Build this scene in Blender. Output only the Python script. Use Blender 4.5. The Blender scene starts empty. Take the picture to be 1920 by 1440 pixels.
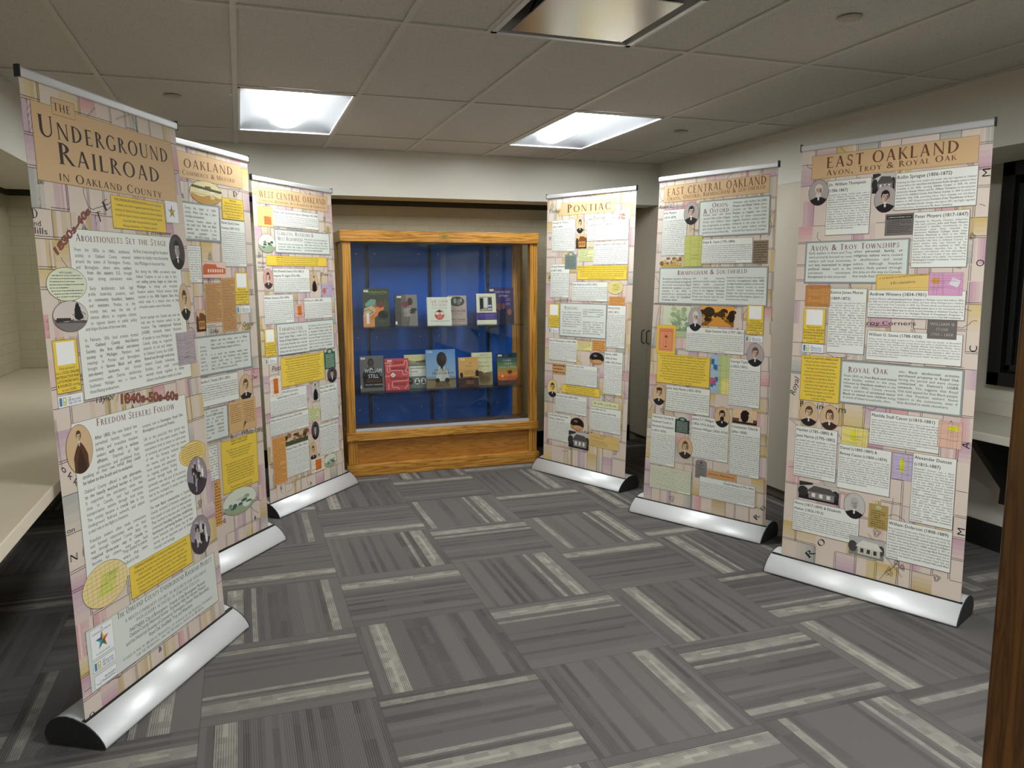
import bpy, bmesh, math, random
import numpy as np
from mathutils import Vector, Matrix
random.seed(7)
SC = bpy.context.scene
COL = SC.collection
PI = math.pi
H_CEIL = 2.475

# ------------------------------------------------------------------ materials
MATS = {}
def lin(h):
    if isinstance(h, str):
        h = h.lstrip('#'); c = [int(h[i:i+2], 16)/255 for i in (0, 2, 4)]
    else:
        c = h
    return tuple(x/12.92 if x <= .04045 else ((x+.055)/1.055)**2.4 for x in c)
def mat(name, color, rough=.6, metal=0., spec=.5, emit=None, estr=0., coat=0.):
    if name in MATS: return MATS[name]
    m = bpy.data.materials.new(name); m.use_nodes = True
    b = m.node_tree.nodes['Principled BSDF']
    b.inputs['Base Color'].default_value = (*lin(color), 1)
    b.inputs['Roughness'].default_value = rough
    b.inputs['Metallic'].default_value = metal
    b.inputs['Specular IOR Level'].default_value = spec
    if coat: b.inputs['Coat Weight'].default_value = coat; b.inputs['Coat Roughness'].default_value = .15
    if emit:
        b.inputs['Emission Color'].default_value = (*lin(emit), 1); b.inputs['Emission Strength'].default_value = estr
    MATS[name] = m
    return m
class NT:
    """tiny helper to write node graphs as expressions"""
    def __init__(s, m):
        s.t = m.node_tree; s.n = s.t.nodes; s.b = s.n['Principled BSDF']
    def new(s, k, **kw):
        x = s.n.new(k)
        for a, v in kw.items(): setattr(x, a, v)
        return x
    def link(s, a, b): s.t.links.new(a, b)
    def put(s, sock, v):
        if hasattr(v, 'is_output') or isinstance(v, bpy.types.NodeSocket): s.link(v, sock)
        else: sock.default_value = v
    def M(s, op, a, b=None, c=None):
        x = s.new('ShaderNodeMath', operation=op)
        s.put(x.inputs[0], a)
        if b is not None: s.put(x.inputs[1], b)
        if c is not None: s.put(x.inputs[2], c)
        return x.outputs[0]
    def xyz(s, x, y, z=0.):
        n = s.new('ShaderNodeCombineXYZ'); s.put(n.inputs[0], x); s.put(n.inputs[1], y); s.put(n.inputs[2], z); return n.outputs[0]
    def sep(s, v):
        n = s.new('ShaderNodeSeparateXYZ'); s.link(v, n.inputs[0]); return n.outputs
    def pos(s):
        return s.new('ShaderNodeTexCoord').outputs['Object']
    def white(s, v, dim='3D'):
        n = s.new('ShaderNodeTexWhiteNoise', noise_dimensions=dim)
        s.link(v, n.inputs['W' if dim == '1D' else 'Vector']); return n.outputs['Value']
    def noise(s, v, scale, detail=3., rough=.5, dist=0.):
        n = s.new('ShaderNodeTexNoise'); s.link(v, n.inputs['Vector'])
        n.inputs['Scale'].default_value = scale; n.inputs['Detail'].default_value = detail
        n.inputs['Roughness'].default_value = rough; n.inputs['Distortion'].default_value = dist
        return n.outputs['Fac']
    def mix(s, f, a, b):
        n = s.new('ShaderNodeMix', data_type='RGBA')
        s.put(n.inputs['Factor'], f)
        for k, v in ((6, a), (7, b)):
            if isinstance(v, (tuple, str)): n.inputs[k].default_value = (*lin(v), 1)
            else: s.link(v, n.inputs[k])
        return n.outputs[2]
    def ramp(s, f, stops, interp='LINEAR'):
        n = s.new('ShaderNodeValToRGB'); s.link(f, n.inputs[0]); cr = n.color_ramp; cr.interpolation = interp
        while len(cr.elements) < len(stops): cr.elements.new(.5)
        for e, (p, c) in zip(cr.elements, stops):
            e.position = p; e.color = (*lin(c), 1)
        return n.outputs[0]
    def bump(s, h, strength=.3, dist=.002):
        n = s.new('ShaderNodeBump'); n.inputs['Strength'].default_value = strength; n.inputs['Distance'].default_value = dist
        s.link(h, n.inputs['Height']); s.link(n.outputs[0], s.b.inputs['Normal'])
    def base(s, c): s.link(c, s.b.inputs['Base Color'])

def m_carpet():
    m = mat('carpet_tiles', '#6a6763', .95, spec=.1); g = NT(m)
    P = g.sep(g.pos())
    fx = g.M('DIVIDE', g.M('SUBTRACT', P[0], .4085), .6096); fy = g.M('DIVIDE', g.M('SUBTRACT', P[1], 2.7048), .6096)
    cx = g.M('FLOOR', fx); cy = g.M('FLOOR', fy); ux = g.M('SUBTRACT', fx, cx); uy = g.M('SUBTRACT', fy, cy)
    chk = g.M('FLOORED_MODULO', g.M('ADD', cx, cy), 2.)       # 0: stripes run in depth
    inv = g.M('SUBTRACT', 1., chk)
    t = g.M('ADD', g.M('MULTIPLY', ux, inv), g.M('MULTIPLY', uy, chk))
    q = g.M('ADD', g.M('MULTIPLY', uy, inv), g.M('MULTIPLY', ux, chk))
    seed = g.white(g.xyz(cx, cy, 3.)); seed2 = g.white(g.xyz(cx, cy, 11.)); seed3 = g.white(g.xyz(cx, cy, 23.))
    flip = g.M('GREATER_THAN', seed, .5)
    t = g.M('ADD', g.M('MULTIPLY', t, g.M('SUBTRACT', 1., flip)), g.M('MULTIPLY', g.M('SUBTRACT', 1., t), flip))
    def band(a, b, src=t):
        return g.M('MULTIPLY', g.M('GREATER_THAN', src, a), g.M('LESS_THAN', src, b))
    off = g.M('MULTIPLY', g.M('SUBTRACT', seed2, .5), .10)
    t2 = g.M('ADD', t, off)
    b1 = band(.76, .88, t2); b2 = g.M('MULTIPLY', band(.665, .70, t2), g.M('GREATER_THAN', seed3, .45))
    b3 = g.M('MULTIPLY', band(.09, .15, t2), g.M('GREATER_THAN', seed3, .6))
    core = band(.81, .835, t2)
    light = g.M('MAXIMUM', b1, g.M('MAXIMUM', b2, b3))
    # broken along the stripe
    sgn = g.white(g.xyz(g.M('FLOOR', g.M('MULTIPLY', q, 15.)), g.M('FLOOR', g.M('MULTIPLY', t2, 22.)), g.M('MULTIPLY', seed, 91.)))
    sgn2 = g.white(g.xyz(g.M('FLOOR', g.M('MULTIPLY', q, 7.)), g.M('FLOOR', g.M('MULTIPLY', t2, 13.)), g.M('MULTIPLY', seed2, 57.)))
    rib = g.M('GREATER_THAN', g.M('SINE', g.M('MULTIPLY', t, 2*PI*78)), -.15)
    fine = g.M('SINE', g.M('MULTIPLY', q, 2*PI*90))
    lvl = g.M('ADD', .45, g.M('MULTIPLY', sgn, .4))
    lvl = g.M('MULTIPLY', lvl, g.M('ADD', .45, g.M('MULTIPLY', rib, .55)))
    lvl = g.M('ADD', lvl, g.M('MULTIPLY', core, g.M('MULTIPLY', g.M('GREATER_THAN', sgn2, .35), .45)))
    frag = g.noise(g.xyz(g.M('MULTIPLY', q, 5.), g.M('MULTIPLY', t2, 6.), g.M('MULTIPLY', seed3, 31.)), 1.4, 3.)
    lvl = g.M('MULTIPLY', lvl, g.M('ADD', .35, g.M('MULTIPLY', frag, 1.35)))
    lf = g.M('MULTIPLY', light, g.M('MINIMUM', lvl, 1.))
    # dark streaks
    n1 = g.noise(g.xyz(g.M('MULTIPLY', t, 9.), g.M('MULTIPLY', q, 1.1), g.M('MULTIPLY', seed, 40.)), 1.3, 2.)
    stripe = g.white(g.xyz(g.M('FLOOR', g.M('MULTIPLY', t, 26.)), g.M('FLOOR', g.M('MULTIPLY', q, 3.5)), g.M('MULTIPLY', seed, 77.)))
    stripe1 = g.white(g.xyz(g.M('FLOOR', g.M('MULTIPLY', t, 26.)), 0., g.M('MULTIPLY', seed, 17.)))
    dk = g.M('MULTIPLY', g.M('GREATER_THAN', stripe1, .62), g.M('ADD', .35, g.M('MULTIPLY', stripe, .65)))
    dk = g.M('MULTIPLY', dk, g.M('SMOOTH_MIN', 1., g.M('MULTIPLY', n1, 1.6), .1))
    plain = band(.93, 1.1); plain = g.M('MAXIMUM', plain, g.M('GREATER_THAN', g.white(g.xyz(g.M('FLOOR', g.M('MULTIPLY', t, 9.)), 5., seed)), .72))
    rib2 = g.M('MULTIPLY', g.M('SUBTRACT', 1., rib), g.M('SUBTRACT', 1., g.M('MULTIPLY', plain, .9)))
    speck = g.noise(g.pos(), 420., 2.)
    d = g.M('ADD', g.M('MULTIPLY', dk, .55), g.M('MULTIPLY', rib2, .42))
    d = g.M('MINIMUM', g.M('ADD', d, g.M('MULTIPLY', g.M('SUBTRACT', speck, .5), .5)), 1.)
    c = g.mix(g.M('MAXIMUM', d, 0.), CARPET[0], CARPET[1])
    c = g.mix(lf, c, CARPET[2])
    ex = g.M('MINIMUM', g.M('MINIMUM', ux, g.M('SUBTRACT', 1., ux)), g.M('MINIMUM', uy, g.M('SUBTRACT', 1., uy)))
    c = g.mix(g.M('MULTIPLY', g.M('LESS_THAN', ex, .003), .5), c, CARPET[1])
    g.base(c); g.bump(g.M('ADD', g.M('MULTIPLY', rib, .5), speck), .35, .002)
    return m
CARPET = ('#6f6b69', '#474442', '#a5a096')

def m_oak(name, axis, c1='#b97f2e', c2='#d8a04b', c3='#8a5a1c', rough=.38, run=.9, wav=.6):
    m = mat(name, c1, rough, spec=.4, coat=.15); g = NT(m)
    P = g.sep(g.pos())
    long_, a, b = {'x': (0, 2, 1), 'z': (2, 0, 1)}[axis]
    v = g.xyz(g.M('MULTIPLY', P[long_], run), g.M('MULTIPLY', P[a], 16.), g.M('MULTIPLY', P[b], 5.))
    n = g.noise(v, 1.5, 4., .55, wav)
    rings = g.M('PINGPONG', g.M('MULTIPLY', n, 7.), .5)
    v2 = g.xyz(g.M('MULTIPLY', P[long_], 6.), g.M('MULTIPLY', P[a], 220.), g.M('MULTIPLY', P[b], 220.))
    f = g.noise(v2, 1., 3.)
    c = g.ramp(g.M('MULTIPLY', rings, 2.), [(0., c3), (.28, c1), (1., c2)])
    c = g.mix(g.M('MULTIPLY', g.M('GREATER_THAN', f, .58), .35), c, c3)
    g.base(c); g.bump(f, .12, .001)
    return m
def m_brick(name, axis, c='#a8a084'):
    m = mat(name, c, .55, spec=.3); g = NT(m); P = g.sep(g.pos())
    n = g.new('ShaderNodeTexBrick'); n.offset = .5
    g.link(g.xyz(P[axis], P[2]), n.inputs['Vector'])
    for k, v in (('Scale', 1.), ('Mortar Size', .0035), ('Mortar Smooth', .6), ('Brick Width', .203), ('Row Height', .0677)): n.inputs[k].default_value = v
    base = lin(c)
    n.inputs['Color1'].default_value = (*base, 1); n.inputs['Color2'].default_value = (*[x*.94 for x in base], 1)
    n.inputs['Mortar'].default_value = (*[x*.87 for x in base], 1)
    g.base(n.outputs['Color'])
    nz = g.noise(g.pos(), 60., 4.)
    g.bump(g.M('SUBTRACT', g.M('MULTIPLY', nz, .35), n.outputs['Fac']), .4, .005)
    return m
def m_speckle(name, c, c2, scale=240., rough=.45, amt=.35, thr=.56, big=6.):
    m = mat(name, c, rough, spec=.4); g = NT(m)
    n = g.noise(g.pos(), scale, 2.); b = g.noise(g.pos(), big, 3.)
    k = g.mix(g.M('MULTIPLY', b, .25), c, c2)
    g.base(g.mix(g.M('MULTIPLY', g.M('GREATER_THAN', n, thr), amt), k, c2))
    return m
def m_tile():
    m = mat('acoustic_tile', '#b9b1a5', .95, spec=.1); g = NT(m)
    n = g.noise(g.pos(), 230., 2., .5); w = g.noise(g.pos(), 90., 3., .6)
    hole = g.M('LESS_THAN', n, .375)
    c = g.mix(g.M('MULTIPLY', hole, .75), '#c9c5c0', '#8f8a82')
    g.base(c); g.bump(g.M('SUBTRACT', g.M('MULTIPLY', w, .3), hole), .12, .0015)
    return m
def m_wall(name, c, rough=.75):
    m = mat(name, c, rough, spec=.25); g = NT(m)
    n = g.noise(g.pos(), 180., 3.); b = g.noise(g.pos(), 2.5, 2.)
    c2 = tuple(x*.93 for x in [int(c[i:i+2], 16)/255 for i in (1, 3, 5)])
    g.base(g.mix(g.M('MULTIPLY', b, .6), c, c2)); g.bump(n, .12, .001)
    return m
def m_glass(name, tint=(.93, .97, .96), ior=1.5):
    m = bpy.data.materials.new(name); m.use_nodes = True; t = m.node_tree; t.nodes.clear()
    o = t.nodes.new('ShaderNodeOutputMaterial'); mx = t.nodes.new('ShaderNodeMixShader')
    tr = t.nodes.new('ShaderNodeBsdfTransparent'); gl = t.nodes.new('ShaderNodeBsdfGlossy'); f = t.nodes.new('ShaderNodeFresnel')
    ge = t.nodes.new('ShaderNodeNewGeometry'); mr = t.nodes.new('ShaderNodeMapRange'); mr.inputs['To Min'].default_value = ior; mr.inputs['To Max'].default_value = 1/ior
    t.links.new(ge.outputs['Backfacing'], mr.inputs['Value']); t.links.new(mr.outputs[0], f.inputs['IOR']); gl.inputs['Roughness'].default_value = .01
    tr.inputs['Color'].default_value = (*tint, 1)
    t.links.new(f.outputs[0], mx.inputs[0]); t.links.new(tr.outputs[0], mx.inputs[1]); t.links.new(gl.outputs[0], mx.inputs[2])
    t.links.new(mx.outputs[0], o.inputs[0]); MATS[name] = m
    return m

# ------------------------------------------------------------------ objects
def link(o, parent=None):
    COL.objects.link(o)
    if parent is not None: o.parent = parent
    return o
def tag(o, label, cat, group=None):
    o['label'] = label; o['category'] = cat
    if group: o['group'] = group
    return o
def thing(name, label, cat, loc=(0, 0, 0), rz=0., group=None):
    o = bpy.data.objects.new(name, None); o.empty_display_size = .1; o.location = loc; o.rotation_euler = (0, 0, rz)
    link(o); return tag(o, label, cat, group)
class MB:
    """collects boxes, prisms and tubes, then links them as one mesh object"""
    def __init__(s): s.bm = bmesh.new()
    def box(s, x0, x1, y0, y1, z0, z1, bev=0., mi=0, M=None):
        v = [s.bm.verts.new(p) for p in ((x0, y0, z0), (x1, y0, z0), (x1, y1, z0), (x0, y1, z0), (x0, y0, z1), (x1, y0, z1), (x1, y1, z1), (x0, y1, z1))]
        fs = [s.bm.faces.new([v[i] for i in q]) for q in ((0, 3, 2, 1), (4, 5, 6, 7), (0, 1, 5, 4), (1, 2, 6, 5), (2, 3, 7, 6), (3, 0, 4, 7))]
        for f in fs: f.material_index = mi
        if M is not None: bmesh.ops.transform(s.bm, matrix=M, verts=v)
        if bev:
            r = bmesh.ops.bevel(s.bm, geom=list({e for f in fs for e in f.edges}), offset=bev, segments=2, affect='EDGES', profile=.5)
            for f in r['faces']: f.material_index = mi
        return s
    def prism(s, pts, axis, a, b, mi=0, smooth=False, M=None):
        """closed outline (list of 2-D points) swept from a to b along an axis"""
        def P(p, t):
            return {'x': (t, p[0], p[1]), 'y': (p[0], t, p[1]), 'z': (p[0], p[1], t)}[axis]
        A = [s.bm.verts.new(P(p, a)) for p in pts]; B = [s.bm.verts.new(P(p, b)) for p in pts]
        n = len(pts); fs = [s.bm.faces.new(A[::-1]), s.bm.faces.new(B)]
        for i in range(n):
            f = s.bm.faces.new((A[i], A[(i+1) % n], B[(i+1) % n], B[i])); f.smooth = smooth; fs.append(f)
        for f in fs: f.material_index = mi
        if M is not None: bmesh.ops.transform(s.bm, matrix=M, verts=A+B)
        return s
    def tube(s, pts, r, seg=10, mi=0):
        rings = []
        for i, p in enumerate(pts):
            p = Vector(p); d = (Vector(pts[min(i+1, len(pts)-1)])-Vector(pts[max(i-1, 0)])).normalized()
            u = d.orthogonal().normalized() if i == 0 else (u-d*u.dot(d)).normalized(); w = d.cross(u)
            rings.append([s.bm.verts.new(p+(u*math.cos(2*PI*k/seg)+w*math.sin(2*PI*k/seg))*r) for k in range(seg)])
        for a, b in zip(rings, rings[1:]):
            for k in range(seg):
                f = s.bm.faces.new((a[k], a[(k+1) % seg], b[(k+1) % seg], b[k])); f.smooth = True; f.material_index = mi
        for r_, fl in ((rings[0], 1), (rings[-1], 0)):
            f = s.bm.faces.new(r_[::-1] if fl else r_); f.material_index = mi
        return s
    def lathe(s, prof, c, seg=28, mi=0):
        rings = [[s.bm.verts.new((c[0]+r*math.cos(2*PI*k/seg), c[1]+r*math.sin(2*PI*k/seg), c[2]+z)) for k in range(seg)] for r, z in prof]
        for a, b in zip(rings, rings[1:]):
            for k in range(seg):
                f = s.bm.faces.new((a[k], a[(k+1) % seg], b[(k+1) % seg], b[k])); f.smooth = True; f.material_index = mi
        s.bm.faces.new(rings[0]); s.bm.faces.new(rings[-1])
        return s
    def build(s, name, mats, parent=None, off=None):
        bmesh.ops.recalc_face_normals(s.bm, faces=s.bm.faces)
        me = bpy.data.meshes.new(name); s.bm.to_mesh(me); s.bm.free()
        for m_ in (mats if isinstance(mats, (list, tuple)) else [mats]): me.materials.append(m_)
        o = bpy.data.objects.new(name, me); link(o, parent)
        if off is not None: o.location = off
        return o
def struct(mb, name, m):
    o = mb.build(name, m); o['kind'] = 'structure'; return o

# ------------------------------------------------------------------ lettering
CAPH = .7
_G = {}
def _txt(s, off, res):
    c = bpy.data.curves.new('t', 'FONT'); c.body = s; c.size = 1.; c.offset = off; c.resolution_u = res; c.fill_mode = 'FRONT'
    o = bpy.data.objects.new('t', c)
    me = bpy.data.meshes.new_from_object(o)
    n = len(me.vertices); co = np.empty(n*3); me.vertices.foreach_get('co', co); co = co.reshape(-1, 3)[:, :2].copy()
    me.calc_loop_triangles(); T = np.empty(len(me.loop_triangles)*3, dtype=np.int64); me.loop_triangles.foreach_get('vertices', T)
    bpy.data.meshes.remove(me); bpy.data.objects.remove(o); bpy.data.curves.remove(c)
    return co, T.reshape(-1, 3)
_HW = _txt('H', 0, 1)[0]; CAPH = float(_HW[:, 1].max()); _HX = float(_HW[:, 0].max())
def glyph(ch, bold=0., res=1):
    k = (ch, bold, res)
    if k not in _G:
        if ch == ' ': adv = .26; co = np.zeros((0, 2)); T = np.zeros((0, 3), int)
        else:
            co, T = _txt(ch, bold, res)
            w = _txt(ch+'H', 0, 1)[0]; adv = (float(w[:, 0].max())-_HX)/CAPH+(.03 if bold else 0.)
        if len(co):
            co = co/CAPH
        _G[k] = (co, T, adv if ch != ' ' else .36)
    return _G[k]
def heavy(ch, res):
    k = (ch, 'heavy', res)
    if k not in _G:
        co, T, adv = glyph(ch, 0., res)
        if len(co):
            n = len(co); V = [co+np.array([dx, dy]) for dx, dy in ((0, 0), (.045, .0), (.022, .02))]
            co = np.vstack(V); T = np.vstack([T, T+n, T+2*n])
        _G[k] = (co, T, adv+.05)
    return _G[k]
# roman capitals built from stems, bowls and serifs (unit cap height)
TK, TN, SF = .15, .062, .05
def _stem(x, w=TK, y0=0., y1=1., s0=1, s1=1):
    p = [[(x-w/2, y0), (x+w/2, y0), (x+w/2, y1), (x-w/2, y1)]]
    if s0: p.append([(x-w/2-.075, y0), (x+w/2+.075, y0), (x+w/2, y0+SF), (x-w/2, y0+SF)])
    if s1: p.append([(x-w/2-.075, y1), (x-w/2, y1-SF), (x+w/2, y1-SF), (x+w/2+.075, y1)])
    return p
def _ln(x0, y0, x1, y1, w): 
    return [[(x0-w/2, y0), (x0+w/2, y0), (x1+w/2, y1), (x1-w/2, y1)]]
def _bar(x0, x1, y, w=TN, tick=0, h=.13):
    p = [[(x0, y-w/2), (x1, y-w/2), (x1, y+w/2), (x0, y+w/2)]]
    if tick: p.append([(x1-.035, y+(w/2)*tick), (x1, y+(w/2)*tick), (x1+.03, y-h*tick), (x1+.005, y-h*tick)])
    return p
def _arc(cx, cy, rx, ry, a0, a1, thick=TK*1.08, thin=TN, n=18, uni=None, left=False):
    out = []; prev = None
    for i in range(n+1):
        a = math.radians(a0+(a1-a0)*i/n); c, s = math.cos(a), math.sin(a)
        w = uni if uni else thin+(thick-thin)*(max(0., -c)**1.2 if left else abs(c)**1.6)
        o = (cx+c*rx, cy+s*ry); q = (cx+c*(rx-w), cy+s*(ry-w*min(1., ry/rx)))
        if prev: out.append([prev[0], o, q, prev[1]])
        prev = (o, q)
    return out
def _foot(x, y=0.):
    return [[(x-.1, y), (x+.1, y), (x+.04, y+SF*.8), (x-.04, y+SF*.8)]] if y == 0 else [[(x-.1, y), (x-.04, y-SF*.8), (x+.04, y-SF*.8), (x+.1, y)]]
def serif_glyph(ch):
    k = ('S', ch)
    if k in _G: return _G[k]
    D = {
     'A': (lambda: _ln(.1, 0, .37, 1, TN*1.2)+_ln(.66, 0, .38, 1, TK)+_bar(.19, .55, .34)+_foot(.1)+_foot(.66), .78),
     'B': (lambda: _stem(.15)+_arc(.15, .755, .36, .245, -90, 90)+_arc(.15, .27, .42, .27, -90, 90)+_bar(.15, .3, .52), .64),
     'C': (lambda: _arc(.46, .5, .42, .52, 48, 312)+[[(.72, .66), (.755, .66), (.765, .95), (.73, .93)], [(.73, .07), (.765, .1), (.755, .3), (.73, .28)]], .84),
     'D': (lambda: _stem(.15)+_arc(.17, .5, .6, .5, -90, 90), .86),
     'E': (lambda: _stem(.15)+_bar(.15, .52, 1-TN/2, tick=1)+_bar(.15, .45, .52)+_bar(.15, .56, TN/2, tick=-1, h=.15), .64),
     'F': (lambda: _stem(.15)+_bar(.15, .52, 1-TN/2, tick=1)+_bar(.15, .45, .5), .6),
     'G': (lambda: _arc(.46, .5, .42, .52, 48, 300)+_stem(.72, TK, .06, .42, 0, 1)+[[(.73, .66), (.76, .66), (.77, .95), (.74, .93)]], .88),
     'H': (lambda: _stem(.15)+_stem(.71)+_bar(.15, .71, .52), .86),
     'I': (lambda: _stem(.16), .32), 'J': (lambda: _stem(.16, TK, .0, 1, 0, 1)+_arc(.05, .0, .17, .2, -80, 0), .34),
     'K': (lambda: _stem(.15)+_ln(.24, .5, .6, 1, TN*1.2)+_ln(.66, 0, .3, .56, TK)+_foot(.68)+_foot(.6, 1.), .74),
     'L': (lambda: _stem(.15)+_bar(.15, .55, TN/2, tick=-1, h=.17), .58),
     'M': (lambda: _stem(.13, TN)+_ln(.5, .05, .17, 1, TK)+_ln(.5, .05, .82, 1, TN)+_stem(.86, TK), 1.02),
     'N': (lambda: _stem(.13, TN)+_ln(.73, 0, .13, 1, TK)+_stem(.73, TN, s0=0), .88),
     'O': (lambda: _arc(.47, .5, .43, .52, 0, 360, n=34), .94),
     'P': (lambda: _stem(.15)+_arc(.15, .73, .38, .27, -90, 90), .6),
     'Q': (lambda: _arc(.47, .5, .43, .52, 0, 360, n=34)+_ln(.86, -.2, .5, .06, TK), .94),
     'R': (lambda: _stem(.15)+_arc(.15, .745, .37, .255, -90, 90)+_ln(.66, 0, .31, .5, TK)+_foot(.7), .72),
     'S': (lambda: _arc(.29, .745, .2, .265, 15, 270, uni=.085)+_arc(.27, .265, .24, .285, -165, 90, uni=.095)+[[(.46, .72), (.49, .72), (.49, .97), (.46, .95)], [(.03, .05), (.06, .03), (.06, .28), (.03, .28)]], .58),
     'T': (lambda: _stem(.37, s1=0)+_bar(.06, .68, 1-TN/2, tick=1)+[[(.03, .87), (.055, .87), (.1, 1), (.06, 1)]], .74),
     'U': (lambda: _stem(.15, TK, .3, 1, 0, 1)+_stem(.7, TN, .3, 1, 0, 1)+_arc(.406, .34, .325, .36, 180, 360, thick=TK, left=True), .86),
     'V': (lambda: _ln(.4, 0, .1, 1, TK)+_ln(.4, 0, .67, 1, TN*1.2)+_foot(.1, 1.)+_foot(.67, 1.), .78),
     'W': (lambda: _ln(.33, 0, .1, 1, TK)+_ln(.33, 0, .53, 1, TN*1.2)+_ln(.77, 0, .53, 1, TK)+_ln(.77, 0, .98, 1, TN*1.2)+_foot(.1, 1.)+_foot(.53, 1.)+_foot(.98, 1.), 1.08),
     'X': (lambda: _ln(.64, 0, .1, 1, TK)+_ln(.1, 0, .6, 1, TN*1.2)+_foot(.1)+_foot(.66)+_foot(.1, 1.)+_foot(.62, 1.), .76),
     'Y': (lambda: _stem(.38, TK, 0, .48, 1, 0)+_ln(.37, .46, .1, 1, TK)+_ln(.39, .46, .65, 1, TN*1.2)+_foot(.1, 1.)+_foot(.65, 1.), .74),
     'Z': (lambda: _bar(.08, .6, TN/2)+_bar(.08, .6, 1-TN/2)+_ln(.12, 0, .56, 1, TK), .68)}
    if ch not in D:
        co, T, adv = glyph(ch, 0., 2); _G[k] = (co, T, adv); return _G[k]
    f, adv = D[ch]; V = []; T = []
    for q in f():
        n = len(V); V += q; T += [(n, n+1, n+2), (n, n+2, n+3)]
    _G[k] = (np.array(V), np.array(T), adv); return _G[k]

PAL = dict(w='#eceee6', W='#f6f7f4', k='#26252a', y='#efcf52', o='#6d5222', o2='#4a3410', t='#d9b78c', T='#6b5330', d='#3d3230', n='#6d4a36',
           m='#7d3b44', f='#98a19f', F='#6c7474', i='#dfe4dc', B='#9a5a4e', g2='#e3e6cc', x='#5b332c')
WORDS = ("was born enslaved in Virginia and came to Michigan before the war where he purchased land in the township and **worked with other abolitionists** in Oakland County to "
 "build a church and a school for their families. She was known to the **anti-slavery society** as a friend to freedom seekers who crossed into Canada at Detroit. Census records in 1850 and 1860 list the "
 "household as farmers with several children. **The family supported the Liberty Party** and helped organize meetings with speakers from the east. After emancipation they returned to the area, found work, and raised a large family near "
 "the village. Their neighbors remembered them for courage and faith. He died in 1881 and is **buried in Oak Hill Cemetery.** Local histories say the barn and mill were used to shelter people on the way north along the "
 "turnpike, although no written record survives. Letters and newspapers of the period suggest that **many settlers from New York** held strong views and voted for reform. ").split(' ')

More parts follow.
